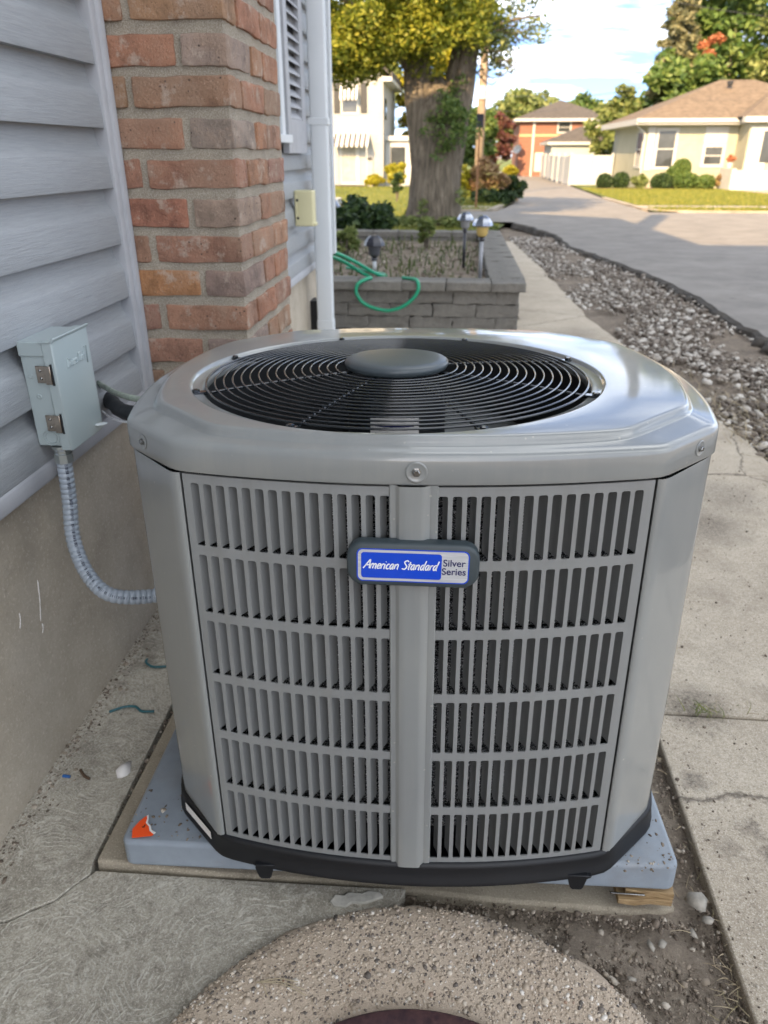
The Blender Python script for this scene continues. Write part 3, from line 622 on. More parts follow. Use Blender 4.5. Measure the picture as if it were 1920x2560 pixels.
# well ring with iron lid
rgp = []
def ringr(r, z, jit=.0, n=150): return [(.002 + (r + jit * mnoise.noise(Vector((math.cos(2 * math.pi * i / n) * 9, math.sin(2 * math.pi * i / n) * 9, r * 3)))) * math.cos(2 * math.pi * i / n), .394 + (r + jit * mnoise.noise(Vector((math.cos(2 * math.pi * i / n) * 9, math.sin(2 * math.pi * i / n) * 9, r * 3)))) * math.sin(2 * math.pi * i / n), z) for i in range(n)]
wr = B().loft([ringr(.24, -.1), ringr(.24, .028, .004), ringr(.25, .036, .003), ringr(.29, .040), ringr(.34, .044), ringr(.38, .044, .003), ringr(.398, .040, .006), ringr(.408, .028, .008), ringr(.411, -.08, .01)]).build('well_ring', M_RING, None, smooth=True)
wr.data.set_sharp_from_angle(angle=R(60))
tag(wr, 'round exposed aggregate concrete ring in front of the unit', 'concrete ring')
th = rng.uniform(0, 2 * np.pi, 30000); rr_ = np.sqrt(rng.uniform(.25 ** 2, .405 ** 2, 30000)); px, py = .002 + rr_ * np.cos(th), .394 + rr_ * np.sin(th)
kp = py > .40; px, py, rr_ = px[kp][:9500], py[kp][:9500], rr_[kp][:9500]
zt = np.interp(rr_, [.25, .29, .34, .38, .398, .408], [.036, .040, .044, .044, .040, .030])
sz = np.clip(rng.lognormal(-6.35, .42, len(px)), .0009, .0055)
pb = scatter('pebbles', np.stack([px, py, zt - sz * .10], 1), sz, M_PEB, .55, 1, .12, smooth=True)
tag(inst('pebbles', pb, wr), kind='stuff')
lid = B().lathe([(.2, .02), (.268, .02), (.270, .046), (.266, .051), (.250, .0515), (.246, .049), (.05, .049)], 96, (-.001, .362, 0)).build('iron_lid', M_RUST, None, angle=40)
tag(lid, 'round rusty iron lid in the middle of the aggregate ring', 'lid')

# sidewalk
m = MT('stained_sidewalk'); m.set(Roughness=.92)
a = m.noise(2.1, 7, .7); b = m.noise(360, 4, .75); cc = m.ramp(a.outputs[0], [(.3, S(160, 148, 130)), (.5, S(178, 166, 147)), (.7, S(192, 181, 162))])
b3 = m.noise(110, 5, .8); cc = m.mix(m.ramp(b3.outputs[0], [(.34, .6), (.47, 0.)]), cc, S(112, 103, 91)); cc = m.mix(m.ramp(b3.outputs[0], [(.56, 0.), (.70, .55)]), cc, S(214, 205, 190))
cc = m.mix(m.ramp(b.outputs[0], [(.53, 0.), (.66, .7)]), cc, S(230, 222, 208)); cc = m.mix(m.ramp(b.outputs[0], [(.31, .7), (.44, 0.)]), cc, S(88, 80, 70))
drt = m.noise(1.7, 7, .8); cc = m.mix(m.ramp(drt.outputs[0], [(.52, 0.), (.70, .45)]), cc, S(112, 100, 86))
ck = m.vor(.62, None, 'DISTANCE_TO_EDGE'); ckn = m.noise(9, 5, .7); ckv = m.n('ShaderNodeVectorMath', operation='MULTIPLY_ADD'); m.l(ckn.outputs['Color'], ckv.inputs[0]); ckv.inputs[1].default_value = (.09, .09, 0); m.l(m.co(), ckv.inputs[2]); m.l(ckv.outputs[0], ck.inputs['Vector'])
cc = m.mix(m.ramp(ck.outputs['Distance'], [(.0012, .8), (.0035, 0.)]), cc, S(70, 62, 54))
wv = m.noise(40, 4, .7); wx = m.n('ShaderNodeVectorMath', operation='MULTIPLY_ADD'); m.l(wv.outputs['Color'], wx.inputs[0]); wx.inputs[1].default_value = (.075, .075, 0); m.l(m.co(), wx.inputs[2])
for (x, y, r, k) in ((.575, 1.36, .085, .75), (.515, 1.135, .030, .7), (.585, 1.025, .026, .7), (.615, .962, .042, .85), (.605, .86, .024, .5), (.70, .80, .03, .5), (.86, 2.3, .16, .6), (1.0, 2.55, .16, .5), (.75, 3.4, .3, .45), (.62, 5.0, .35, .6), (.9, 5.3, .2, .4), (.53, .98, .03, .4)):
    d = m.n('ShaderNodeVectorMath', operation='DISTANCE'); m.l(wx.outputs[0], d.inputs[0]); d.inputs[1].default_value = (x + .037, y + .037, 0.012)
    cc = m.mix(m.math('MULTIPLY', m.ramp(d.outputs['Value'], [(r * .35, k), (r * 1.15, 0.)]), m.ramp(b3.outputs[0], [(.30, 1.), (.62, .45)])), cc, S(52, 46, 42))
m.base(cc); m.bump(b.outputs[0], .7, .0025); M_WALK2 = m.m
walk = empty('sidewalk', (0, 0, 0)); tag(walk, kind='structure')
def jag(x, y0, y1, amp, n, seed): return [(x + amp * mnoise.noise(Vector((seed, i * .9, 0))), y0 + (y1 - y0) * i / n) for i in range(n + 1)]
gl = lambda y: np.interp(y, [0, 2.9, 4, 5.8, 11.5], [1.5, 1.30, 1.22, 1.03, .85])
joints = [-.6, 1.332, 2.75, 4.2, 5.7, 7.3, 9.0, 11.8]
for i in range(len(joints) - 1):
    y0, y1 = joints[i] + .004, joints[i + 1] - .004
    xl = .472 if y0 < 1.4 else (.476 if y0 < 5 else .50); xl2 = xl
    if i == 2 or i == 3: xl = -.72
    L = jag(xl, y0, y1, .012 if xl > 0 else 0, 14, i); Rr_ = [(float(gl(y)) + .03 * mnoise.noise(Vector((y * 3, i, 2))), y) for y in np.linspace(y1, y0, 12)]
    if i < 2: Rr_ = [(x + .02, y) for x, y in Rr_]
    o = B().prism(L + Rr_, -.1, .012 - .002 * i).build('walk_slab', M_WALK2, walk, bev=.004); 
    if joints[i] >= 9:
        for v in o.data.vertices: v.co.z += ground_z(v.co.y)
# road, cross street, verge, lawns
ry = [-30, 2, 5, 6.9, 8.2, 9.4, 10.9, 12.6, 14.5, 16.0]
rx = [2.4, 2.2, 2.07, 2.08, 1.95, 1.74, 1.55, 1.60, 1.35, 1.0]
rows = []
for y in np.concatenate([np.arange(-30, 2, 4), np.arange(2, 15.6, .12)]):
    rows.append((y, float(np.interp(y, ry, rx)) + .05 * mnoise.noise(Vector((y * 2.2, 0, 0))) + .03 * mnoise.noise(Vector((y * 7, 3, 0))), 60))
road = sheet('road', rows + [(15.7, 1.0, 60)], M_ASPH, .030)
# thick broken edge of the road
V = []; F = []
for y, x, _ in rows: z = ground_z(y); V += [(x, y, z + .0295), (x - .025 - .015 * random.random(), y, z + .012), (x - .05 - .03 * random.random(), y, z - .07)]
for i in range(len(rows) - 1): F += [(3 * i, 3 * i + 1, 3 * i + 4, 3 * i + 3), (3 * i + 1, 3 * i + 2, 3 * i + 5, 3 * i + 4)]
tag(B().add(V, F).build('road_edge', M_ASPH2), kind='structure')
# loose chunks of asphalt along the edge
eb = []
for i in range(70):
    y = random.uniform(2.2, 12.5); x = float(np.interp(y, ry, rx)) - random.uniform(.02, .09); eb.append((x, y, ground_z(y) + random.uniform(-.03, .015)))
tag(inst('asphalt_rubble', scatter('asphalt_rubble', np.array(eb), np.clip(rng.lognormal(-3.3, .4, 70), .02, .07), M_ASPH2, .6, 1, .3)), kind='stuff')
gsheet('cross_street', [15.7, 19.6], .3, 60, M_ASPH, .028); dsheet('cross_street', [15.7, 16.5, 18, 19.6], XL + [-.6, .3], M_ASPH, .028)
al = [(19.6, .95, 4.6), (22.5, 1.45, 4.75), (26, 1.95, 4.95), (29, 2.15, 5.15), (45, 3.2, 6.4), (66, 4.55, 8.3), (95, 6.4, 8.6), (105, 7, 9.2)]
sheet('alley', al, M_ASPH, .026)
gsheet('far_street', [96, 104], -80, 80, M_ASPH, .024)
sheet('lawn', [(19.75, 4.75, 60), (22.5, 4.85, 60), (29, 5.25, 60), (45, 6.5, 60), (66, 8.4, 60), (95, 8.8, 60)], M_LAWN, .045)
sheet('lawn', [(19.75, -1.15, .8), (22.5, -1.15, 1.35), (26, -1.15, 1.85), (29, -1.15, 2.05), (45, -1.15, 3.1), (66, -1.15, 4.45), (95, -1.15, 6.3)], M_LAWN, .042)
dsheet('lawn', [19.6, 20.6, 23, 26, 30, 35, 42, 60, 95], XL, M_LAWN, .042); dsheet('lawn', [14.2, 14.6, 15.1, 15.7], XL, M_LAWN, -.005)
sheet('lawn', [(9.3, -30, .35), (11.8, -30, .5), (14.2, -30, .75)], M_LAWN, -.005); sheet('lawn', [(14.2, -1.15, .75), (15.7, -1.15, .95)], M_LAWN, -.005)
sheet('lawn', [(105, -200, 200), (300, -300, 300)], M_LAWN, .01)
gsheet('side_path', [21.6, 22.9], 4.85, 60, M_WALK, .052)
dsheet('side_path', [20.8, 22.0], XL + [.9], M_WALK, .050)
sheet('side_path', [(12.9, -30, -1.2), (13.9, -30, -1.2)], M_WALK, .002)
sheet('front_path', [(22.9, 12.2, 13.4), (41.4, 12.9, 14.9)], M_WALK, .058)
def kerb(name, pts, w, h, mat=M_WALK):
    L = []; P = [Vector(p) for p in pts]
    for i, p in enumerate(P):
        t = (P[min(i + 1, len(P) - 1)] - P[max(i - 1, 0)]).normalized(); n_ = Vector((-t.y, t.x)); z = ground_z(p.y)
        L.append([(p.x, p.y, z - .05), (p.x, p.y, z + h), (p.x + n_.x * w, p.y + n_.y * w, z + h), (p.x + n_.x * w, p.y + n_.y * w, z - .05)])
    return tag(B().loft(L, False).build(name, mat), kind='structure')
kerb('kerb', [(60, 19.62), (7, 19.64), (5.4, 19.7), (4.9, 20.1), (4.72, 21), (4.78, 22.5), (5.1, 29)], -.14, .07)
kerb('kerb', [(-1.0, 19.62), (.3, 19.64), (.75, 19.8), (.95, 20.3), (1.3, 22.5)], .14, .07)
# standing grass blades on the lawns
L_GRASS = leafmat('lawn_blade', [(0, S(84, 98, 36)), (.5, S(128, 134, 50)), (1, S(172, 162, 78))], .4)
def grass(name, pts, h, w):
    n = len(pts); a = rng.uniform(0, 2 * np.pi, n); hh = h * rng.uniform(.5, 1.3, n); ww = w * rng.uniform(.6, 1.2, n); P_ = np.asarray(pts); z0 = np.zeros(n)
    dx = np.stack([np.cos(a) * ww, np.sin(a) * ww, z0], 1); tip = np.stack([rng.normal(0, .35, n) * hh, rng.normal(0, .35, n) * hh, hh], 1)
    V = np.stack([P_ - dx, P_ + dx, P_ + tip], 1).reshape(-1, 3); return tag(inst(name, np_mesh(name, V, np.arange(3 * n).reshape(-1, 3), L_GRASS)), kind='stuff')
def rnd(n, x0, x1, y0, y1): return rng.uniform(x0, x1, n), y0 + (y1 - y0) * rng.uniform(0, 1, n) ** 1.3
x, y = rnd(70000, 4.8, 17, 19.9, 43); k = (x > np.interp(y, [19.7, 22.5, 29, 45], [4.9, 5.0, 5.4, 6.6])) & ~((y > 21.55) & (y < 22.95)) & ~((y > 41.4) & (x > 7)) & ~((np.abs(x - np.interp(y, [22.9, 41.4], [12.8, 13.9])) < .9)); x, y = x[k], y[k]
grass('lawn_grass', np.stack([x, y, gz(y) + .04], 1), .075, .012)
x, y = rnd(42000, -8, 2.4, 19.7, 44.5); k = (x < np.interp(y, [19.7, 22.5, 26, 29, 45], [.7, 1.25, 1.75, 1.95, 3.0])) & ~((y > 20.75) & (y < 22.05)); x, y = x[k], y[k]
grass('lawn_grass', np.stack([x, y, gz(y) + np.array([dip(a_, b_) for a_, b_ in zip(x, y)]) + .037], 1), .085, .012)
x, y = rnd(14000, -2.6, .8, 9.35, 15.6); x, y = x[x < np.interp(y, [9.3, 15.6], [.3, .85])], y[x < np.interp(y, [9.3, 15.6], [.3, .85])]; k = ~((y > 12.9) & (y < 13.9) & (x < -1.2)); x, y = x[k], y[k]
grass('verge_grass', np.stack([x, y, gz(y) + np.array([dip(a_, b_) for a_, b_ in zip(x, y)]) - .01], 1), .07, .006)
# gravel strip
def strip_pts(n, y0, y1, pw=1.0):
    y = y0 + (y1 - y0) * rng.uniform(0, 1, n) ** pw; a = gl(y) - .02; b = np.interp(y, ry, rx) - .02
    t = rng.beta(1.15, 1.15, n); return a + (b - a) * t, y
x, y = strip_pts(15000, 1.8, 12.6, 1.25); zz = gz(y) - .012 + rng.uniform(0, .018, len(x))
pn = np.array([mnoise.noise(Vector((a * 1.6, b * 1.1, 5))) for a, b in zip(x, y)]); kp = (pn + rng.uniform(-.3, .35, len(x))) > .02 + .22 * np.clip((4.2 - y) / 2., 0, 1); x, y, zz = x[kp], y[kp], zz[kp]
tag(inst('gravel', scatter('gravel', np.stack([x, y, zz], 1), np.clip(rng.lognormal(-4.5, .45, len(x)), .005, .036), M_GRAVEL, .6, 1, .38)), kind='stuff')
bed = soil_grid('gravel_bed', .8, 2.35, 1.5, 12.8, .07, -.022, .016, seed=9)
# crumbs of soil near the unit, and along the gravel
n = 6000; x = rng.uniform(.02, .485, n); y = rng.uniform(.45, .86, n); k = (np.hypot(x - .002, y - .394) > .412) & ((y < .835) | (x > .425)); x, y = x[k], y[k]
n2 = 900; x2 = rng.normal(.458, .012, n2); y2 = rng.uniform(.5, 1.7, n2); n3 = 900; x3 = rng.uniform(-.45, .42, n3); y3 = rng.normal(.824, .006, n3)
n4 = 700; y4 = rng.uniform(.84, 1.75, n4); x4 = -.588 + rng.normal(0, .006, n4)
n6 = 420; x6 = rng.uniform(-.515, .39, n6); y6 = .838 + np.abs(rng.normal(0, .05, n6)); k6 = (x6 < -.33) | (x6 > .24); x6, y6 = x6[k6], y6[k6]; n6 = len(x6)
n5 = 1500; y5 = rng.uniform(.5, 1.9, n5); x5 = -.762 + np.abs(rng.normal(0, .022, n5))
X = np.concatenate([x, x2, x3, x4, x5, x6]); Y = np.concatenate([y, y2, y3, y4, y5, y6]); Z = np.concatenate([np.full(len(x), -.012), np.full(n2, -.004), np.full(n3, .004), np.full(n4, .018), np.full(n5, .0255), .1015 - (y6 - .837) * .039 + (x6 + .06) * .009])
tag(inst('soil_crumbs', scatter('soil_crumbs', np.stack([X, Y, Z], 1), np.clip(rng.lognormal(-6.35, .5, len(X)), .0008, .006), M_CLOD, .55, 1, .42)), kind='stuff')
n = 2600; y = .45 + 3.2 * rng.uniform(0, 1, n) ** 1.5; x = .48 + (gl(y) - .5) * rng.uniform(0, 1, n) ** np.where(rng.uniform(0, 1, n) < .5, 3, .7)
tag(inst('walk_grit', scatter('walk_grit', np.stack([x, y, np.full(n, .0125)], 1), np.clip(rng.lognormal(-6.6, .5, n), .0007, .004), M_CLOD, .6, 1, .35)), kind='stuff')
# straw, dead stalks
def blades(name, pts, L, w, mat, spread=.6, flat=.15):
    V = []; F = []
    for (x, y, z) in pts:
        a = random.uniform(0, 2 * math.pi); l = L * random.uniform(.5, 1.4); up = random.uniform(0, 1) * flat; bnd = random.uniform(-.6, .6); k = len(V)
        for i in range(5):
            t = i / 4; aa = a + bnd * t; px_, py_, pz_ = x + math.cos(aa) * l * t * (1 - up * .6), y + math.sin(aa) * l * t * (1 - up * .6), z + l * up * (t - .45 * t * t) * 1.8
            ww = w * (1 - t * .85); V += [(px_ - math.sin(aa) * ww, py_ + math.cos(aa) * ww, pz_), (px_ + math.sin(aa) * ww, py_ - math.cos(aa) * ww, pz_ + .0006)]
        F += [(k + 2 * i, k + 2 * i + 1, k + 2 * i + 3, k + 2 * i + 2) for i in range(4)]
    return np_mesh(name, V, F, mat)
pts = [(random.uniform(.1, .48), random.uniform(.5, .84), -.008) for _ in range(45)] + [(random.gauss(.462, .02), random.uniform(.55, 1.5), .006) for _ in range(60)] + [(random.gauss(.47, .012), random.gauss(.735, .02), .0) for _ in range(40)]
pts += [(random.uniform(.6, 1.35), random.gauss(1.36, .03), .01) for _ in range(20)]
tag(inst('dry_straw', blades('dry_straw', [p for p in pts if math.hypot(p[0], p[1] - .394) > .415], .03, .0006, M_STRAW)), kind='stuff')
pts = [(random.uniform(1.25, 2.0), random.uniform(2.0, 4.0), .0) for _ in range(420)] + [(float(gl(y_)) + random.gauss(.03, .05), y_, .01) for y_ in rng.uniform(1.8, 4.5, 240)]
tag(inst('dead_weeds', blades('dead_weeds', pts, .13, .0016, M_STRAW, flat=.45)), kind='stuff')
pts = [(random.gauss(.60, .03), random.gauss(1.345, .012), .008) for _ in range(40)] + [(random.gauss(1.2, .03), random.gauss(2.6, .05), .0) for _ in range(30)]
M_GRASS = island('grass_blade', [(0, S(66, 88, 30)), (.6, S(104, 118, 48)), (1, S(150, 148, 84))])
tag(inst('grass_tufts', blades('grass_tufts', pts, .035, .0009, M_GRASS, flat=1.0)), kind='stuff')
# single pieces of litter
M_STONE = simple('pale_stone', S(150, 144, 133), .9, var=.3, nscale=60, bump=.6, bscale=120)
def stone(x, y, z, r, lab, sq=.5, mat=M_STONE, name='stone', group=None):
    me = scatter(name, np.array([(0, 0, 0)]), np.array([r]), mat, sq, 1, .42); o = inst(name, me, None, (x, y, z)); tag(o, lab, 'stone', group); return o
stone(.442, .866, .012, 0.0160, 'largest pale broken stone beside the wooden shims')
stone(.452, .836, .008, 0.0088, 'small pale stone just below the largest one by the shims')
stone(.353, .789, .0, 0.0080, 'small pale stone on the soil, left one of a touching pair')
stone(.370, .793, .001, 0.0080, 'small pale stone on the soil, right one of a touching pair')
stone(.425, .815, .0, 0.0072, 'small pale stone on the soil below the pad corner')
stone(.312, .735, -.004, 0.0064, 'tiny pale stone alone on soil near the aggregate ring')
c_ = stone(-.613, 1.045, .030, .017, 'white flake of paint lying on the swirled concrete', .3, M_PAPER, 'paint_flake'); c_['category'] = 'paint flake'
c_ = stone(1.33, 2.72, .015, .05, 'pale rock at the edge of sidewalk and gravel', .6)
M_TEAL = simple('green_wire', S(40, 96, 104), .4, 0, .2)
def wire(path, lab, r=.0028, mat=M_TEAL, name='wire_scrap', catg='wire'):
    o = B().tube(cat(path, 6), r, 8).build(name, mat, None, smooth=True); return tag(o, lab, catg)
wire([(-.703, 1.395, .029), (-.700, 1.380, .031), (-.680, 1.368, .029), (-.655, 1.370, .029), (-.640, 1.375, .029)], 'upper short curved green wire scrap on the concrete near the conduit')
wire([(-.715, 1.205, .029), (-.690, 1.222, .030), (-.665, 1.226, .030), (-.645, 1.214, .029), (-.618, 1.216, .029)], 'longer wavy green wire scrap on the concrete beside the pad')
wire([(-.727, 1.018, .0295), (-.712, 1.017, .0295)], 'tiny blue wire stub by the foundation wall', .003, simple('blue_wire', S(40, 90, 150), .4))
wire([(-.70, 1.036, .029), (-.685, 1.022, .029), (-.672, 1.016, .029)], 'short brown twig next to the blue wire stub', .003, simple('twig', S(84, 66, 50), .9), 'twig', 'twig')
tw = empty('pine_sprig', (-.245, .648, .045)); tag(tw, 'pale dry pine sprig lying on the aggregate ring', 'sprig')
for k, (dx, dy) in enumerate(((.075, -.012), (.06, .006), (.07, -.004), (.02, -.018))):
    B().tube(cat([(0, 0, .001), (dx * .5, dy * .4 + .004, .004), (dx, dy, .001)], 4), .0007, 5).build('needle', M_STRAW, tw, smooth=True)
m = MT('shim_wood'); m.set(Roughness=.8); a = m.noise(1, 5, .6, m.co((30, 400, 400))); m.base(m.ramp(a.outputs[0], [(.3, S(122, 98, 66)), (.6, S(166, 140, 102)), (.8, S(192, 170, 132))])); m.bump(a.outputs[0], .5, .001); M_WOOD = m.m
for i, (x, y, z, rz, w, h_, lab) in enumerate(((.352, .868, .022, 3, .088, .012, 'lower cedar shim under the right corner of the pad'), (.360, .874, .0345, -2, .078, .013, 'upper cedar shim under the right corner of the pad'))):
    o = B().prism([(-w / 2, -.02), (-w * .2, -.023), (w * .1, -.019), (w / 2, -.021), (w / 2, .05), (-w / 2, .05)], -h_ / 2, h_ / 2).build('wood_shim', M_WOOD, None, (x, y, z), (-.03, .02, R(rz)), bev=.001); tag(o, lab, 'shim', 'wood shims')
for dx in (0, .012):
    wire([(.296 + dx, .853, .033), (.318 + dx, .850, .037), (.338 + dx, .848, .040)], 'thin bright nail poking out left of the wooden shims' if dx == 0 else 'second bright nail poking out nearest the wooden shims', .0016, M_CHROME, 'nail', 'nail')
bb_ = inst('brick_fragment', bevel_box('brick_fragment', .05, .035, .022, .003, simple('brick_bit', S(120, 92, 76), .9, var=.3, nscale=40, bump=.8), .004, 3), None, (.275, .645, -.006), (0, 0, R(25))); tag(bb_, 'small brown brick fragment half sunk in the soil', 'brick')
cp_ = B().prism([(-.048, -.006), (-.040, .007), (-.025, .006), (-.018, .012), (.004, .010), (.016, .016), (.034, .013), (.040, .004), (.024, -.002), (.010, -.008), (-.012, -.007), (-.022, -.016), (-.040, -.014)], 0, .010).build('concrete_chip', simple('pale_concrete', S(176, 173, 164), .95, var=.25, nscale=60, bump=.8, bscale=120), None, (-.115, .808, .019), (0, 0, R(4)), bev=.002); tag(cp_, 'pale broken concrete chip between the apron and the ring', 'concrete')

# ================================================================ HOUSE WITH BRICK CHIMNEY
hs = empty('siding_house', (-4.5, -2, 0)); tag(hs, 'grey vinyl sided house with brick chimney beside the air conditioner', 'house')
HO = Vector((4.5, 2, 0))          # children are placed in world coordinates through this offset
def hpart(b, name, mat, par=None, **k):
    o = b.build(name, mat, par or hs, **k)
    if par is None: o.location = HO + Vector(o.location)
    return o
hpart(B().box(-8.2, -.762, -9, 4.68, -.3, .600), 'foundation', M_FOUND)
wall = hpart(B().box(-8.2, -.758, -9, 4.68, .600, 6.45), 'siding_wall', M_SIDING)
fo = bpy.data.objects['foundation']
for q, (ya, za, yb, zb_) in enumerate(((1.135, .405, 1.115, .325), (1.118, .318, 1.112, .300), (1.06, .38, 1.052, .352))):
    B().tube(cat([(-.7612, ya, za), (-.7615, (ya + yb) / 2 + .003, (za + zb_) / 2), (-.7614, yb, zb_)], 5), [.0004, .0012, .0009, .0014, .0006, .0012, .0005, .001, .0008, .0011, .0003], 5).build('paint_streak', M_PAPER, fo, smooth=True)
EXP = .1134
def board(y0, y1):
    # dutch lap: proud flat lower band, cove, recessed upper band
    pr = [(-.7575, 0), (-.7355, .001), (-.7340, -.0005), (-.7334, .002), (-.7342, .022), (-.7362, .056), (-.7385, .063), (-.7440, .070), (-.7500, .077), (-.7545, .086), (-.7562, .095), (-.7566, .124), (-.7575, .124)]
    n = 2; rg = [[(x, y, z) for x, z in pr] for y in np.linspace(y0, y1, n)]
    b = B().loft(rg, True, True, True); me = b.mesh('siding_board', M_SIDING, True); bm = bmesh.new(); bm.from_mesh(me); bmesh.ops.recalc_face_normals(bm, faces=bm.faces); bm.to_mesh(me); bm.free(); me.set_sharp_from_angle(angle=R(35)); return me
bA, bB_ = board(-3.2, 1.669), board(2.2, 4.66)
for i in range(51):
    z = .611 + .0 + i * EXP
    if i == 0: z = .612
    for me in (bA, bB_):
        inst('siding_board', me, wall, (0, 0, z - .0005 * random.random()))
hpart(B().prism([(-.765, .583), (-.7310, .583), (-.7300, .588), (-.7300, .612), (-.7340, .618), (-.765, .618)], -3.2, 1.67, 'y'), 'starter_trim', M_TRIM, bev=.0015)
hpart(B().prism([(-.765, .583), (-.7310, .583), (-.7300, .612), (-.7340, .618), (-.765, .618)], 2.2, 4.66, 'y'), 'starter_trim', M_TRIM, bev=.0015)
hpart(B().prism([(-.760, 1.664), (-.7295, 1.664), (-.727, 1.667), (-.726, 1.682), (-.719, 1.684), (-.717, 1.688), (-.717, 1.699), (-.760, 1.699)], .60, 6.4), 'channel_trim', M_TRIM, bev=.0015)
hpart(B().prism([(-.762, 4.655), (-.722, 4.655), (-.722, 4.715), (-.80, 4.715), (-.80, 4.69), (-.762, 4.69)], .585, 6.4), 'corner_trim', M_WTRIM, bev=.002)
# roof: hip
rf = B(); e = [(-8.6, -9.4, 6.42), (-.36, -9.4, 6.42), (-.36, 5.08, 6.42), (-8.6, 5.08, 6.42)]; r0, r1 = (-4.5, -5, 10.2), (-4.5, .6, 10.2)
e2 = [(x, y, 6.6) for x, y, _ in e]
rf.add(e + e2 + [r0, r1], [(0, 1, 2, 3), (0, 1, 5, 4), (1, 2, 6, 5), (2, 3, 7, 6), (3, 0, 4, 7), (4, 5, 8), (5, 6, 9, 8), (6, 7, 9), (7, 4, 8, 9)])
M_SHING = simple('grey_shingle', S(92, 84, 76), .95, var=.25, nscale=30, bump=.6, bscale=60, bdist=.01)
hpart(rf, 'roof', M_SHING)
# chimney
CX0, CX1, CY0, CY1 = -.762, -.480, 1.709, 2.196
chim = hpart(B().box(CX0, CX1, CY0, CY1, -.1, 9.1), 'chimney', M_MORTAR)
BR = [S(154, 112, 88), S(158, 117, 90), S(148, 108, 86), S(152, 116, 94), S(161, 120, 91), S(146, 110, 89), S(156, 111, 86), S(150, 114, 93)]
GREYB = [S(148, 130, 114), S(140, 122, 107), S(152, 132, 116), S(142, 126, 111)]
CRS = .0767; BH = .0570
stm = [bevel_box('brick', .2, .1, BH, .0055, M_BRICK, .0042, i, 5) for i in range(4)]
def brick(x0, x1, y0, y1, z, c, sz=1.0):
    w = max(x1 - x0, .02); d = max(y1 - y0, .02); me = random.choice(stm)
    k = tuple(v * random.uniform(.93, 1.07) for v in c[:3]) + (1,)
    if w >= d: o = inst('brick', me, chim, ((x0 + x1) / 2, (y0 + y1) / 2, z), (R(random.uniform(-.5, .5)), R(random.uniform(-.6, .6)), 0), (w / .2, d / .1, sz), k)
    else: o = inst('brick', me, chim, ((x0 + x1) / 2, (y0 + y1) / 2, z), (0, R(random.uniform(-.5, .5)), R(90)), (d / .2, w / .1, sz), k)
ORANGE = S(168, 120, 86)
z0c = .672 - 7 * CRS + BH / 2 + .006
pro = .0060
for i in range(36):
    z = z0c + i * CRS + random.uniform(-.002, .002); A = (i % 2 == 0); fy = CY0 - pro + random.uniform(-.0015, .0015); fx = CX1 + pro
    g = random.choice(GREYB); c1, c2 = random.choice(BR), random.choice(BR)
    if i == 9: c1 = ORANGE
    if A:   # small cut piece, stretcher that turns the corner with its end
        xs = fx - .2 + random.uniform(-.006, .006)
        brick(-.755, xs - .014, fy, fy + .09, z, c2); brick(xs, fx, fy, fy + .095, z, c1)
        ys = fy + .095 + .012; cuts = [(ys, ys + .195), (ys + .207, CY1 + .002)]
    else:   # stretcher, grey header at the corner
        xh = fx - .098 + random.uniform(-.006, .006)
        brick(-.755, xh - .014, fy, fy + .09, z, c1); brick(xh, fx, fy, fy + .195, z, g)
        ys = fy + .195 + .012; cuts = [(ys, ys + .095), (ys + .107, ys + .107 + .16)]
    for (ya, yb) in cuts:
        if yb - ya > .03: brick(fx - .095, fx + random.uniform(-.002, .002), ya, min(yb, CY1 + .003), z, random.choice(BR))
# downspout, window, shutter
ds = hpart(B().prism(rounded_rect(.082, .062, .009, 3), .27, 6.4), 'downspout', M_WTRIM, loc=(-.662, 3.89, 0), angle=40)
B().prism(rounded_rect(.088, .068, .010, 3), .19, .345).build('boot', M_WTRIM, ds, angle=40)
for z in (1.25, 2.3): B().box(-.05, .046, -.034, .034, z, z + .03).build('strap', M_WTRIM, ds, bev=.002)
hpart(B().box(-.764, -.70, 3.99, 4.10, .05, .42), 'vent_recess', M_DARK)
win = hpart(B().box(-.757, -.712, 2.35, 2.41, 1.2, 2.5).box(-.757, -.712, 3.30, 3.362, 1.2, 2.5).box(-.757, -.712, 2.41, 3.30, 2.44, 2.5).box(-.757, -.720, 2.41, 3.30, 1.83, 1.87), 'window', M_WTRIM, bev=.002)
B().box(-.757, -.690, 2.33, 3.39, 1.168, 1.199).build('sill', M_WTRIM, win, bev=.003)
M_GLASS = MT('window_glass'); M_GLASS.set(Roughness=.05, Metallic=0, Base_Color=S(40, 46, 52), Specular_IOR_Level=.9); M_GLASS = M_GLASS.m
for z in (1.2, 1.87): B().box(-.752, -.745, 2.41, 3.30, z, z + .63).build('pane', M_GLASS, win)
sh = hpart(B().box(-.737, -.708, 3.40, 3.465, 1.13, 2.5).box(-.737, -.708, 3.72, 3.80, 1.13, 2.5).box(-.737, -.708, 3.465, 3.72, 1.13, 1.262).box(-.737, -.708, 3.465, 3.72, 2.40, 2.5), 'shutter', M_TRIM, bev=.002)
slm = B().add([(-.737, 3.465, 0), (-.737, 3.72, 0), (-.711, 3.72, -.030), (-.711, 3.465, -.030), (-.737, 3.465, .004), (-.737, 3.72, .004), (-.711, 3.72, -.026), (-.711, 3.465, -.026)], [(0, 1, 2, 3), (7, 6, 5, 4), (3, 2, 6, 7), (0, 4, 5, 1)]).mesh('louver_slat', M_TRIM)
for i in range(27): inst('louver_slat', slm, sh, (0, 0, 1.293 + i * .042))
hpart(B().box(-.740, -.736, 3.465, 3.72, 1.26, 2.4), 'shutter_back', M_DARK)

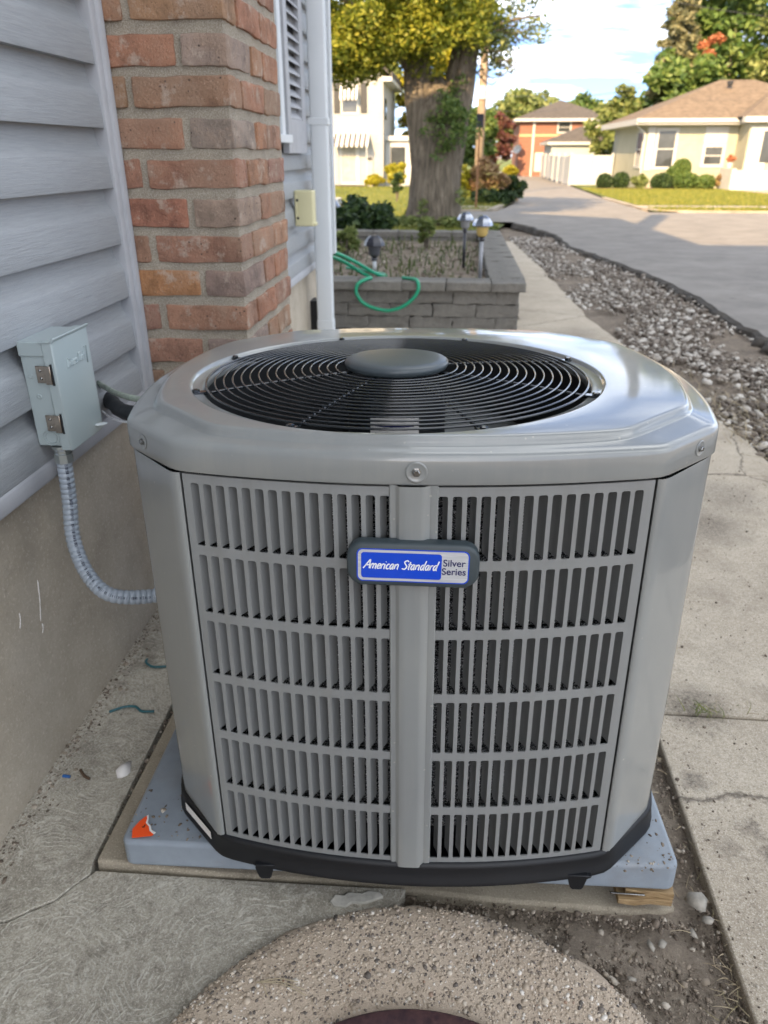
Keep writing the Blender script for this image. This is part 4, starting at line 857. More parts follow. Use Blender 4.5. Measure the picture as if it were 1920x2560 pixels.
# outlet box on the wall
ob = empty('outlet_box', (-.735, 3.6, .83)); tag(ob, 'cream weatherproof outlet box on the siding beside the downspout', 'outlet box')
B().prism(rounded_rect(.086, .080, .008, 3), 0, .150).build('cover', M_CREAM, ob, (.044, 0, 0), bev=.004)
B().box(-.004, .004, -.044, -.038, .02, .13).build('hinge', M_CREAM, ob, (.01, 0, 0), bev=.002)
B().box(.080, .094, -.03, .03, .0, .014).build('latch', M_CREAM, ob, bev=.003)
for z in (.035, .11): B().lathe([(.006, 0), (.006, .003), (.001, .004)], 10).build('screw', M_DARK, ob, (.016, -.041, z), (R(90), 0, 0))

# disconnect box
M_DBOX = simple('grey_enamel', S(156, 168, 169), .34, 0, .25, .03, 5, .08, 40)
db = empty('disconnect_box', (-.735, 1.192, .655)); tag(db, 'small grey metal electrical disconnect box on the siding', 'electrical box')
B().box(0, .056, 0, .118, 0, .186).build('body', M_DBOX, db, bev=.002)
B().box(-.001, .052, -.0035, .121, .163, .1885).build('rain_hood', M_DBOX, db, bev=.002)
cvb = B().prism([(.044, -.005), (.062, -.005), (.066, .000), (.066, .120), (.060, .123), (.044, .123)], -.006, .191).build('cover', M_DBOX, db, bev=.0015)
B().prism([(.040, .186), (.066, .188), (.069, .194), (.066, .1955), (.058, .190), (.040, .190)], -.007, .124, 'y').build('drip_edge', M_DBOX, cvb, bev=.0008)
for z in (.118, .030):
    hg = B().box(.026, .044, -.0062, -.0042, z, z + .030).box(.042, .054, -.009, -.005, z - .002, z + .030).build('hinge', simple('bright_steel', S(176, 164, 150), .22, 1, 0, .1, 40), db, bev=.0012)
    B().box(.0535, .0565, -.0072, -.0048, z - .004, z + .033).build('slot', M_DARK, hg)
    for q in (.008, .022): B().lathe([(.0028, 0), (.0024, .0012), (.0004, .0018)], 10).build('rivet', M_CHROME, hg, (.034, -.0062, z + q), (R(90), 0, 0), smooth=True)
for (x, z) in ((.012, .128), (.020, .092)): B().lathe([(.0050, .0004), (.0042, .0014), (.0018, .0006), (.0002, .0004)], 14, cap0=False).build('dimple', M_DBOX, db, (x, 0, z), (R(90), 0, 0), smooth=True)
for r in (.0150, .0105): B().tube([(r * math.cos(2 * math.pi * i / 40), 0, r * math.sin(2 * math.pi * i / 40)) for i in range(40)], .0011, 6, True).build('knockout_ring', M_DBOX, db, (.0265, -.0006, .0165), smooth=True)
FM = Matrix(((0, 0, 1, .0663), (1, 0, 0, .062), (0, 1, 0, .143), (0, 0, 0, 1)))
script_text('lettering', 'DiversiTech', .066, .20, M_DBOX, cvb, FM, .25, .0012)
B().tube([(.0672, .096, .158), (.0672, .106, .160), (.0672, .102, .128)], .0009, 5).build('logo_mark', M_DBOX, cvb, smooth=True)
B().tube([(.010 * math.cos(2 * math.pi * i / 24), .0045 * math.sin(2 * math.pi * i / 24), 0) for i in range(24)], .0016, 6, True).build('hasp_ring', simple('pale_enamel', S(196, 204, 206), .4), cvb, (.0750, .096, .010), (0, 0, R(40)), smooth=True)
# conduit
M_COND = simple('conduit_vinyl', S(154, 164, 174), .36, 0, .2, .05)
cpath = [(-.7, 1.205, .652), (-.702, 1.204, .60), (-.704, 1.200, .54), (-.700, 1.180, .47), (-.664, 1.143, .418), (-.612, 1.118, .391), (-.550, 1.150, .372), (-.505, 1.178, .374), (-.455, 1.2, .38)]
P = cat(cpath, 60); L_ = 0; rr_ = []; prev = P[0]
for p in P:
    L_ += (p - prev).length; prev = p; t = (L_ / .0105) % 1; rr_.append(.0118 + .0023 * (math.sin(math.pi * t) ** .5))
cd = empty('flexible_conduit', (-.7, 1.205, .645)); tag(cd, 'pale grey ribbed flexible conduit curving from box to unit', 'conduit')
cb = B().tube([p - Vector((-.7, 1.205, .645)) for p in P], rr_, 14).build('hose', M_COND, cd, smooth=True, fix=False)
# printed line of lettering along the conduit
M_INK = simple('dark_ink', S(60, 66, 80), .6)
cum = [0.]
for i in range(1, len(P)): cum.append(cum[-1] + (P[i] - P[i - 1]).length)
def pt_at(l):
    i = max(1, min(len(P) - 1, int(np.searchsorted(cum, l)))); t = (l - cum[i - 1]) / max(1e-6, cum[i] - cum[i - 1]); return P[i - 1].lerp(P[i], t), (P[i] - P[i - 1]).normalized()
ib = B(); l = .03; CAMP = Vector((0, 0, 1.13))
while l < cum[-1] - .06:
    p, t = pt_at(l); w = (Vector((.3, 0, .9)) - p); w = (w - t * w.dot(t)).normalized(); s_ = t.cross(w)
    hgt = random.choice((.0022, .003, .0026)); wd = random.choice((.0006, .0009, .0016)); q = p + w * .0143 - Vector((-.7, 1.205, .645))
    if random.random() > .22: ib.add([q - s_ * hgt, q + s_ * hgt, q + s_ * hgt + t * wd, q - s_ * hgt + t * wd], [(0, 1, 2, 3)])
    l += random.uniform(.0016, .0034)
ib.build('printed_marks', M_INK, cb)
B().lathe([(.013, -.030), (.017, -.028), (.017, -.012), (.0145, -.011), (.0145, -.002), (.018, -.001), (.018, .004)], 8, (0, 0, .004)).build('connector', simple('zinc', S(150, 156, 154), .4, .6), cd, angle=30)
# refrigerant lines
M_COPPER = simple('patina_copper', S(150, 160, 148), .55, .2, 0, .4, 45)
wire([(-.770, 1.50, .688), (-.72, 1.45, .688), (-.65, 1.365, .700), (-.57, 1.285, .716), (-.46, 1.25, .715), (-.40, 1.22, .70)], 'thin copper refrigerant pipe with green patina above the black pipe', .006, M_COPPER, 'refrigerant_pipe', 'pipe')
M_FOAM = simple('black_foam', S(36, 40, 44), .75, var=.3, nscale=40, bump=.5)
lp = cat([(-.775, 1.52, .655), (-.72, 1.465, .652), (-.66, 1.38, .662), (-.59, 1.30, .682), (-.5, 1.25, .69), (-.42, 1.22, .68)], 8)
o = B().tube(lp, [.0155 + .003 * mnoise.noise(Vector((i * .4, 0, 0))) for i in range(len(lp))], 12).build('insulated_pipe', M_FOAM, None, smooth=True); tag(o, 'refrigerant pipe wrapped in thick black foam between wall and unit', 'pipe')
wire([(-.772, 1.49, .640), (-.71, 1.42, .636), (-.65, 1.345, .652), (-.60, 1.29, .668), (-.545, 1.255, .664), (-.46, 1.22, .65)], 'thin white control wire hanging below the black pipe', .0022, M_WHITE_INK, 'control_wire', 'wire')

# unseen taller wing and roof, added to throw the long shadow over the near road
hpart(B().box(-8.2, -.762, -11, -4.9, 6.45, 8.7), 'shadow_wing', M_SIDING)
hpart(B().add([(-8.6, -11.4, 8.7), (-.36, -11.4, 8.7), (-.36, -4.5, 8.7), (-8.6, -4.5, 8.7), (-5.5, -8, 9.9), (-3.5, -8, 9.9)], [(0, 3, 2, 1), (0, 1, 5, 4), (1, 2, 5), (2, 3, 4, 5), (3, 0, 4)]), 'shadow_wing_roof', M_SHING)

# ================================================================ PLANTER
pw = empty('retaining_wall', (-.5, 5.3, 0)); tag(pw, 'low grey block retaining wall of the planter behind the unit', 'retaining wall')
blk = [bevel_box('block', .30, .2, .089, .006, M_BLOCK, .012, i + 20, 6) for i in range(4)]; capm = [bevel_box('cap_block', .30, .25, .058, .006, M_BLOCK, .007, i + 30, 5) for i in range(3)]
PO = Vector((.5, -5.3, 0))
def blkput(x, y, z, rz=0, L=.30, cap=False):
    me = random.choice(capm if cap else blk); inst('cap_block' if cap else 'block', me, pw, Vector((x, y + random.uniform(-.006, .006), z)) + PO, (R(random.uniform(-.8, .8)), R(random.uniform(-.5, .5)), rz + R(random.uniform(-1, 1))), ((L - .004) / .30, 1, 1))
for r_ in range(3):
    z = .045 + r_ * .091; x = .455
    first = .16 if r_ % 2 == 0 else .30
    while x > -1.9:
        L = first if first else .30; first = None; blkput(x - L / 2, 5.405, z, 0, L); x -= L
    y = 5.51
    while y < 9.1: blkput(.355, y + .15, z, R(90)); y += .30
    x = .25
    while x > -1.9: blkput(x - .15, 9.0, z); x -= .30
for x, L in ((.375, .235), (.10, .31), (-.21, .305), (-.515, .305), (-.82, .30), (-1.12, .30), (-1.42, .30), (-1.72, .3)): blkput(x, 5.385, .303, 0, L, True)
y = 5.515
while y < 9.1: blkput(.375, y + .15, .303, R(90), .30, True); y += .302
x = .25
while x > -1.9: blkput(x - .15, 9.02, .303, 0, .30, True); x -= .302
soil_grid('planter_soil', -1.95, .27, 5.49, 8.92, .06, .235, .02, seed=4)
ut = empty('step_wall', (-1.35, 8.1, .25), (0, 0, R(-22))); tag(ut, 'short upper tier of grey blocks under the dark bush', 'retaining wall')
for x in (-.45, -.15, .15):
    inst('block', blk[0], ut, (x, 0, .05)); inst('cap_block', capm[0], ut, (x, -.01, .125), (0, 0, 0), (.98, 1.1, 1.2))
# litter of leaves and weeds in the planter
pts = [(random.uniform(-1.2, .22), random.uniform(5.6, 8.8), .25) for _ in range(620)]
tag(inst('planter_weeds', blades('planter_weeds', pts, .10, .007, leafmat('weed_leaf', [(0, S(52, 70, 34)), (1, S(98, 106, 56))]), flat=1.0)), kind='stuff')
pts = [(random.uniform(-1.2, .25), random.uniform(5.55, 8.8)) for _ in range(700)]
tag(inst('mulch', scatter('mulch', np.array([(x, y, .245) for x, y in pts]), np.clip(rng.lognormal(-4.3, .4, 700), .006, .03), M_CLOD, .4, 1, .3)), kind='stuff')
# hose
M_HOSE = simple('green_hose', S(12, 142, 104), .4, 0, .1, .06)
hp = [(-.85, 4.95, .545), (-.80, 5.2, .49), (-.74, 5.32, .44), (-.66, 5.40, .375), (-.585, 5.36, .345), (-.60, 5.28, .348), (-.655, 5.225, .325), (-.672, 5.215, .275), (-.645, 5.21, .22), (-.60, 5.205, .185), (-.52, 5.20, .158), (-.44, 5.20, .150), (-.36, 5.20, .172), (-.295, 5.205, .215), (-.252, 5.21, .265), (-.240, 5.22, .315), (-.262, 5.27, .348), (-.32, 5.34, .346), (-.36, 5.38, .345)]
o = B().tube(cat(hp, 8), .0125, 10).build('garden_hose', M_HOSE, None, smooth=True); tag(o, 'green garden hose looping over the planter wall', 'hose')
o = B().tube(cat([(-.80, 4.90, .575), (-.74, 5.15, .51), (-.66, 5.32, .44), (-.58, 5.45, .37), (-.52, 5.6, .32), (-.56, 6.0, .28), (-.9, 6.4, .27)], 8), .0125, 10).build('garden_hose', M_HOSE, None, smooth=True); tag(o, 'second green hose run hanging from the house corner', 'hose')
# solar lights
M_SOL = simple('black_plastic', S(42, 42, 50), .35, 0, .2); M_AMB = simple('amber_lens', S(196, 170, 104), .35); M_CHR = MT('chrome_shade'); M_CHR.set(Metallic=1, Roughness=.22, Base_Color=S(150, 154, 162)); M_CHR = M_CHR.m
M_GREYP = simple('grey_post', S(150, 152, 156), .4, .3)
def lamp(x, y, z, s, shade, body, post, lab, ph, nn=8):
    o = empty('solar_light', (x, y, z)); tag(o, lab, 'garden light')
    B().tube([(0, 0, 0), (0, 0, ph)], .016 * s, 10).build('post', post, o, smooth=True)
    B().lathe([(.018 * s, ph - .012), (.030 * s, ph), (.022 * s, ph + .012 * s), (.032 * s, ph + .022 * s)], nn).build('socket', M_SOL, o)
    B().lathe([(.032 * s, ph + .022 * s), (.046 * s, ph + .04 * s), (.052 * s, ph + .09 * s), (.056 * s, ph + .118 * s)], 14).build('lens', body, o, smooth=True)
    B().lathe([(.084 * s, ph + .104 * s), (.088 * s, ph + .110 * s), (.080 * s, ph + .135 * s), (.060 * s, ph + .165 * s), (.034 * s, ph + .186 * s), (.012 * s, ph + .192 * s)], nn).build('shade', shade, o)
    return o
lamp(-.66, 6.35, .24, 1.0, M_SOL, simple('smoky_lens', S(84, 86, 92), .2), M_WTRIM, 'small black lantern solar light on the planter', .105)
lamp(.185, 5.62, .25, .84, M_CHR, M_AMB, M_GREYP, 'taller solar light with shiny shade and amber lens on the planter', .33)
lamp(.075, 6.7, .24, .80, M_CHR, simple('clear_lens', S(150, 150, 150), .2), M_SOL, 'shiny solar light behind the amber one, further back in the planter', .30)

# ================================================================ TREES AND SHRUBS
def leaves(name, centers, spread, per, size, mat, flatn=0.0, aspect=1.7, up=.3):
    """leaf faces (folded diamonds) scattered in clumps"""
    C_ = np.asarray(centers, float); n = len(C_) * per
    c = np.repeat(C_, per, 0); sp_ = np.repeat(np.broadcast_to(np.asarray(spread, float), (len(C_),)), per)
    d = rng.normal(0, 1, (n, 3)); d /= np.linalg.norm(d, axis=1)[:, None]; r = sp_ * rng.uniform(.15, 1, n) ** .6
    p = c + d * r[:, None] * np.array([1, 1, .75])
    a = rng.normal(0, 1, (n, 3)); a[:, 2] = a[:, 2] * .5 - .3; a /= np.linalg.norm(a, axis=1)[:, None]
    q = rng.normal(0, 1, (n, 3)); q[:, 2] += up; b = np.cross(a, q); b /= np.linalg.norm(b, axis=1)[:, None]
    nrm = np.cross(a, b); s = size * rng.uniform(.6, 1.4, n)[:, None]
    L, W = a * s * aspect * .5, b * s * .5
    V = np.stack([p - L, p + W * .8 + nrm * s * .10, p + L, p - W * .8 + nrm * s * .10], 1).reshape(-1, 3)
    return np_mesh(name, V, np.arange(n * 4).reshape(-1, 4), mat)
def ell(n, c, r, lo=.55, zmin=None, seed=None):
    d = rng.normal(0, 1, (n, 3)); d /= np.linalg.norm(d, axis=1)[:, None]; k = rng.uniform(lo, 1, n) ** .7
    P = np.array(c) + d * k[:, None] * np.array(r)
    if zmin is not None: P[:, 2] = np.maximum(P[:, 2], zmin + rng.uniform(0, .4, n))
    return P
def limb(b, P, r0, r1, n=10, seed=0, k=5):
    Q = cat(P, k); m_ = len(Q); b.tube([q + Vector((mnoise.noise(q * 1.3 + Vector((seed, 0, 0))), mnoise.noise(q * 1.3 + Vector((0, seed, 5))), 0)) * r0 * .25 for q in Q], [r0 + (r1 - r0) * (i / (m_ - 1)) for i in range(m_)], n)
# ---- the big street tree
TX, TY = -.42, 15.2; tz = ground_z(TY)
tr = empty('shade_tree', (TX, TY, tz)); tag(tr, 'big old elm with thick forked trunk beyond the planter', 'tree')
def trunk_ring(cx, cy, z, rad, seed=0, n=84, flare=0):
    out = []
    for i in range(n):
        a = 2 * math.pi * i / n; ca, sa = math.cos(a), math.sin(a)
        rdg = abs(mnoise.noise(Vector((ca * 5.5, sa * 5.5, z * .9 + seed)))) * .16 + mnoise.noise(Vector((ca * 14, sa * 14, z * 2.2 + seed))) * .05
        r = rad * (1 + .10 * mnoise.noise(Vector((ca * 1.4, sa * 1.4, z * .6 + seed))) - rdg * .8) * (1 + flare * (.7 + .5 * mnoise.noise(Vector((ca * 2.2, sa * 2.2, 9)))))
        out.append((cx + r * ca, cy + r * sa, z))
    return out
rg = []
for z in np.linspace(-.15, 2.45, 52):
    fl = .42 * math.exp(-(z + .1) / .22); w = np.interp(z, [0, 1.0, 1.5, 1.9, 2.2, 2.45], [.50, .475, .48, .45, .30, .10]); cx = np.interp(z, [0, 1, 2.15], [0, .03, .0])
    rg.append(trunk_ring(cx, 0, z, w, 0, flare=fl))
B().loft(rg, True, False, True).build('trunk', M_BARK, tr, smooth=True)
def big_limb(name, P, R0):
    Q = cat(P, 10); n_ = len(Q) - 1; B().loft([trunk_ring(q.x, q.y, q.z, np.interp(i / n_, [0, .3, 1], R0), 3 + R0[0], 60) for i, q in enumerate(Q)], True, True, True).build(name, M_BARK, tr, smooth=True)
big_limb('limb', [(-.12, 0, 1.0), (-.22, 0, 1.6), (-.34, 0, 2.15), (-.40, .05, 2.7), (-.44, .1, 3.3), (-.6, .2, 4.4), (-.9, .3, 6.0)], (.36, .29, .12))
big_limb('limb', [(.10, 0, 1.0), (.20, 0, 1.6), (.33, 0, 2.15), (.42, .05, 2.7), (.50, .1, 3.3), (.68, 0, 4.4), (1.1, 0, 6.2)], (.38, .31, .12))
def branch(P, r0, r1, n=6, seed=0, k=5):
    b = B(); limb(b, P, r0, r1, n, seed, k); b.build('branch', M_BARK, tr, smooth=True)
branch([(-.55, -.1, 2.6), (-1.2, -.3, 3.3), (-2.2, -.5, 3.9)], .09, .02); branch([(.55, 0, 2.9), (1.0, -.2, 3.2), (1.7, -.4, 3.3)], .05, .008); branch([(-.6, .3, 4.2), (-1.6, 1.0, 5.0), (-2.6, 1.4, 5.6)], .10, .02); branch([(.7, 0, 4.4), (1.5, -.8, 5.0), (2.2, -1.2, 5.2)], .08, .02)
for k in range(26):
    x = random.uniform(.55, 1.1); z = random.uniform(2.5, 3.3); y = random.uniform(-.5, .5); branch([(x, y, z), (x + random.uniform(.2, .5), y, z - random.uniform(0, .3)), (x + random.uniform(.5, .95), y + random.uniform(-.2, .2), z - random.uniform(-.25, .5))], .012, .003, 4, k, 3)
C1 = ell(300, (-.95, .1, 4.95), (2.9, 2.8, 2.65), .45); C1 = C1[(C1[:, 2] > 2.35) & (C1[:, 0] < 1.75)]
C2 = np.array([(random.uniform(-2.6, -.35), random.uniform(-1.0, .8), random.uniform(2.8, 3.5)) for _ in range(90)] + [(random.uniform(-2.4, -1.2), random.uniform(-.9, .3), random.uniform(2.5, 2.9)) for _ in range(34)] + [(random.uniform(-.35, .7), random.uniform(-1.1, -.5), random.uniform(2.95, 3.5)) for _ in range(36)])
C3 = np.array([(random.uniform(.45, 1.3), random.uniform(-.5, .5), random.uniform(2.6, 3.6)) for _ in range(34)] + [(random.uniform(1.1, 1.75), random.uniform(-.4, .4), random.uniform(3.1, 3.9)) for _ in range(16)])
inst('crown', leaves('crown', np.concatenate([C1, C2]), .36, 230, .052, L_ELM), tr); inst('outer_twigs', leaves('outer_twigs', C3, .30, 55, .05, L_PALE), tr)
C4 = np.array([(random.gauss(.22, .22), -.52 + random.uniform(-.25, .1), random.gauss(1.72, .20)) for _ in range(34)] + [(.36 + random.gauss(0, .12), -.3, random.gauss(2.0, .2)) for _ in range(10)])
inst('trunk_shoots', leaves('trunk_shoots', C4, .15, 44, .042, L_MAPLE), tr)
C5 = np.array([(-.2 + random.uniform(-.75, .75), -.62 + random.uniform(-.2, .15), random.uniform(.04, .14)) for _ in range(60)] + [(-.22, -.58, .3), (-.2, -.58, .42), (.47, -.4, .45), (.5, -.35, .6)])
inst('ground_shoots', leaves('ground_shoots', C5, .11, 40, .045, L_PALE), tr)

def tree(x, y, h, rx, trunk_r, mat, lab, n=70, per=90, size=.30, crown_lo=.3, ry=None, name='tree', group=None, spread=None, leanx=0, bark=M_BARK):
    o = empty(name, (x, y, ground_z(y))); tag(o, lab, 'tree', group); b = B(); ry = ry or rx; ch = h * (1 - crown_lo) / 2; cz = h * crown_lo + ch
    limb(b, [(0, 0, -.1), (.05, 0, h * .3), (leanx * .6, 0, h * .6), (leanx, 0, h * .85)], trunk_r, trunk_r * .25, 9)
    for k in range(7):
        a = k * 2.4; z = h * (crown_lo + .08 * k * .6); limb(b, [(0, 0, z), (math.cos(a) * rx * .4, math.sin(a) * ry * .4, z + h * .1), (math.cos(a) * rx * .75, math.sin(a) * ry * .75, z + h * .18)], trunk_r * .4, .03, 6, k)
    b.build('trunk', bark, o, smooth=True)
    C_ = ell(n, (leanx, 0, cz), (rx, ry, ch), .35); inst('crown', leaves('crown', C_, spread or rx * .24, per, size, mat), o); return o
GR = 'trees behind the bungalow'
tree(18.5, 62, 13.5, 4.6, .35, L_MAPLE, 'tall dark green maple directly behind the bungalow roof', 130, 110, .34, .16)
tree(14.2, 57, 8.2, 3.2, .25, L_MAPLE, 'green bushy tree rising over the left end of the bungalow roof', 90, 100, .28, .08)
tree(22.5, 56, 12, 4.4, .35, L_PALE, 'light green tree at the right edge behind the bungalow', 100, 100, .30, .14)
tree(12.6, 66, 6.5, 2.6, .2, L_PALE, 'pale green rounded tree left of the bungalow roof', 70, 90, .26, .12)
tree(8.1, 102, 9.5, 4.6, .3, L_PALE, 'distant rounded tree rising behind the red brick house', 70, 90, .42, .2)
tree(15.5, 104, 9, 4.2, .3, L_MAPLE, 'distant tree on the right behind the red brick house', 60, 90, .42, .2)
tree(3.2, 78, 5.6, 1.9, .2, L_RED, 'dark red leaved tree beside the red brick house', 60, 90, .26, .12)
tree(1.3, 62, 5.4, 1.7, .2, L_MAPLE, 'green tree partly hidden by the elm trunk and the pole', 60, 90, .24, .12)
tree(-2.1, 52, 8.6, 2.2, .25, L_YEL, 'yellow green tree behind the white house, left of the elm', 80, 100, .24, .06)
tree(-8, 66, 12, 4, .3, L_PALE, 'pale tree rising behind the white house roof', 70, 90, .34, .15)
sp_t = empty('spruce_tree', (13.9, 58, ground_z(58))); tag(sp_t, 'tall pale brownish spruce left of the maple', 'tree')
b = B(); b.tube([(0, 0, -.1), (0, 0, 6), (.1, 0, 14.5)], [.28, .2, .04], 8); C_ = []
for i in range(54):
    z = 3.5 + i * .205; rr_ = max(.25, 1.9 * (1 - (z - 3.5) / 11.5)); a = i * 2.39; tip = (math.cos(a) * rr_, math.sin(a) * rr_, z - rr_ * .28); b.tube([(0, 0, z), tip], [.05, .015], 5)
    for t in np.linspace(.25, 1.05, 5): C_.append((tip[0] * t, tip[1] * t, z - rr_ * .28 * t))
b.build('trunk', M_BARK, sp_t, smooth=True); inst('crown', leaves('crown', C_, .38, 60, .15, L_SPRUCE, aspect=2.6), sp_t)
o = empty('orange_branch', (15.45, 56.5, ground_z(56.5) + 8.1)); tag(o, 'orange dead branch hanging in front of the green maple', 'branch')
b = B(); limb(b, [(.9, 2, .8), (.4, .5, .4), (-.5, 0, -.3)], .05, .015, 6); b.build('twig', M_BARK, o, smooth=True)
inst('foliage', leaves('foliage', [(.45, 0, .40), (.15, 0, .25), (-.15, 0, .05), (-.45, 0, -.05), (.0, .0, -.45), (.2, 0, -.6), (.7, 0, .3)], .30, 70, .17, L_ORANGE), o)
def shrub(x, y, rx, h, mat, lab, n=26, per=90, size=.09, ry=None, name='shrub', z=None, group=None, sp=None):
    o = empty(name, (x, y, ground_z(y) if z is None else z)); tag(o, lab, 'shrub', group); b = B()
    for k in range(6): a = k * 1.05; b.tube([(0, 0, 0), (math.cos(a) * rx * .4, math.sin(a) * rx * .4, h * .6)], [.02, .006], 5)
    b.build('stems', M_BARK, o); C_ = ell(n, (0, 0, h * .52), (rx * .8, (ry or rx) * .8, h * .42), .3); inst('foliage', leaves('foliage', C_, sp or min(rx, h) * .34, per, size, mat), o); return o
def topiary(x, y, r, zc, lab, mat=L_DARK, flat=1.0):
    o = empty('clipped_shrub', (x, y, ground_z(y))); tag(o, lab, 'shrub'); B().tube([(0, 0, 0), (0, 0, max(.05, zc))], .03, 6).build('stem', M_BARK, o)
    d = rng.normal(0, 1, (900, 3)); d /= np.linalg.norm(d, axis=1)[:, None]; P_ = d * np.array([r, r, r * flat]) * rng.uniform(.86, 1.0, (900, 1)) + np.array([0, 0, zc])
    inst('foliage', leaves('foliage', P_, .05, 5, .085, mat), o); return o
shrub(-1.12, 9.75, .42, .55, L_DARK, 'dark green bush behind the upper step wall', 30, 130, .055, z=.10, sp=.16)
shrub(-1.02, 7.15, .16, .30, L_PALE, 'small light green plant beside the hose in the planter', 10, 60, .05, z=.24)
shrub(-.30, 8.1, .10, .32, L_PALE, 'small weed standing in the middle of the planter', 8, 40, .045, z=.24)
shrub(.55, 13.0, .22, .16, L_PALE, 'low weeds at the top end of the gravel', 10, 60, .05)
shrub(.85, 24.6, .66, 1.28, L_BROWN, 'rounded brown shrub behind the street sign post', 40, 130, .10, name='brown_shrub')
shrub(1.62, 24.9, .46, .80, L_DARK, 'dark green shrub right of the brown shrub by the alley', 26, 110, .08)
shrub(.98, 23.6, .9, .42, L_DARK, 'low dark green hedge in front of the brown shrub', 34, 110, .07, ry=.4)
shrub(.05, 24.4, .42, 1.25, L_YEL, 'bright yellow green shrub right of the elm trunk', 26, 110, .08)
shrub(-.05, 22.6, .45, .6, L_YEL, 'low yellow green plants at the right foot of the elm', 22, 90, .07)
shrub(4.55, 72, .7, 1.2, L_YEL, 'bright yellow bush at the far end of the alley', 26, 90, .14)
shrub(-3.35, 43.6, .62, 1.4, L_YEL, 'sunlit yellow green bush at the corner of the white house', 34, 110, .11)
shrub(-4.55, 43.9, .55, .65, L_YEL, 'low sunlit plants below the white house wall', 24, 100, .10)
shrub(-1.95, 26, .22, .9, L_DARK, 'small dark shrub left of the elm on the lawn', 14, 80, .08)
topiary(7.65, 43.3, .38, .36, 'clipped round shrub at the bungalow left corner, leftmost'); topiary(8.45, 43.1, .40, .40, 'clipped round shrub second from the bungalow left corner')
topiary(10.35, 42.4, .52, .36, 'low clipped shrub below the bungalow corner window', flat=.8); topiary(11.35, 42.8, .42, 1.02, 'clipped ball shrub standing tallest in the middle of the bed', L_MAPLE)
topiary(10.95, 42.6, .36, .74, 'clipped ball shrub just left of the tallest ball', L_MAPLE); topiary(11.5, 42.3, .62, .40, 'wide clipped cushion shrub under the tallest ball', L_MAPLE, .7); topiary(12.45, 42.3, .52, .34, 'clipped cushion shrub right of the wide one', L_MAPLE, .7)
shrub(9.3, 42.6, .45, .7, L_PALE, 'loose light green bush between the clipped shrubs', 20, 90, .10); shrub(13.1, 41.9, .34, .8, L_BROWN, 'brownish plant beside the bungalow steps', 16, 80, .08)

# ================================================================ BACKGROUND HOUSES
M_WSID = MT('white_clapboard'); M_WSID.set(Roughness=.6); _s = M_WSID.n('ShaderNodeSeparateXYZ'); M_WSID.l(M_WSID.co(), _s.inputs[0]); _f = M_WSID.math('FRACT', M_WSID.math('MULTIPLY', _s.outputs[2], 4.6))
_n = M_WSID.noise(2, 4); M_WSID.base(M_WSID.mix(.25, S(164, 164, 161), M_WSID.ramp(_n.outputs[0], [(.3, S(150, 150, 147)), (.7, S(174, 174, 171))]))); M_WSID.bump(_f, .8, .03); M_WSID = M_WSID.m
M_CSID = MT('cream_clapboard'); M_CSID.set(Roughness=.6); _s = M_CSID.n('ShaderNodeSeparateXYZ'); M_CSID.l(M_CSID.co(), _s.inputs[0]); _f = M_CSID.math('FRACT', M_CSID.math('MULTIPLY', _s.outputs[2], 6.5))
_n = M_CSID.noise(2, 4); M_CSID.base(M_CSID.ramp(_n.outputs[0], [(.3, S(160, 158, 140)), (.7, S(172, 170, 152))])); M_CSID.bump(_f, .8, .02); M_CSID = M_CSID.m
M_RBRICK = MT('red_brick_far'); M_RBRICK.set(Roughness=.9); _b = M_RBRICK.n('ShaderNodeTexBrick'); _b.inputs['Scale'].default_value = 4.5; _b.inputs['Color1'].default_value = S(128, 84, 68); _b.inputs['Color2'].default_value = S(138, 92, 74); _b.inputs['Mortar'].default_value = S(140, 120, 106); _b.inputs['Mortar Size'].default_value = .012
M_RBRICK.l(M_RBRICK.co((1, 1, 1), rot=(R(90), 0, 0)), _b.inputs['Vector']); M_RBRICK.base(_b.outputs['Color']); M_RBRICK = M_RBRICK.m
def shingles(name, c, k=5.5):
    m = MT(name); m.set(Roughness=.95); s = m.n('ShaderNodeSeparateXYZ'); m.l(m.co(), s.inputs[0]); f = m.math('FRACT', m.math('MULTIPLY', s.outputs[2], k)); n1 = m.noise(3, 6, .75); n2 = m.vor(5.5)
    cc = m.ramp(n1.outputs[0], [(.3, tuple(x * .7 for x in c[:3]) + (1,)), (.7, tuple(x * 1.2 for x in c[:3]) + (1,))]); cc = m.mix(.35, cc, m.ramp(n2.outputs['Color'], [(.2, tuple(x * .6 for x in c[:3]) + (1,)), (.8, tuple(x * 1.4 for x in c[:3]) + (1,))]))
    cc = m.mix(m.ramp(f, [(.0, .45), (.16, 0.)]), cc, tuple(x * .4 for x in c[:3]) + (1,)); m.base(cc); m.bump(f, .8, .03); return m.m
M_TAN = shingles('tan_shingle', S(112, 98, 83)); M_BROWNR = shingles('brown_shingle', S(84, 79, 75))
M_FASC = simple('white_fascia', S(182, 182, 179), .55, var=.03); M_SHUT = simple('dark_shutter', S(44, 46, 50), .6)
M_WINW = simple('dark_window', S(62, 66, 68), .12, 0, .3, .3, 1.5); M_CURT = simple('pale_curtain', S(190, 186, 174), .7, var=.15, nscale=3)
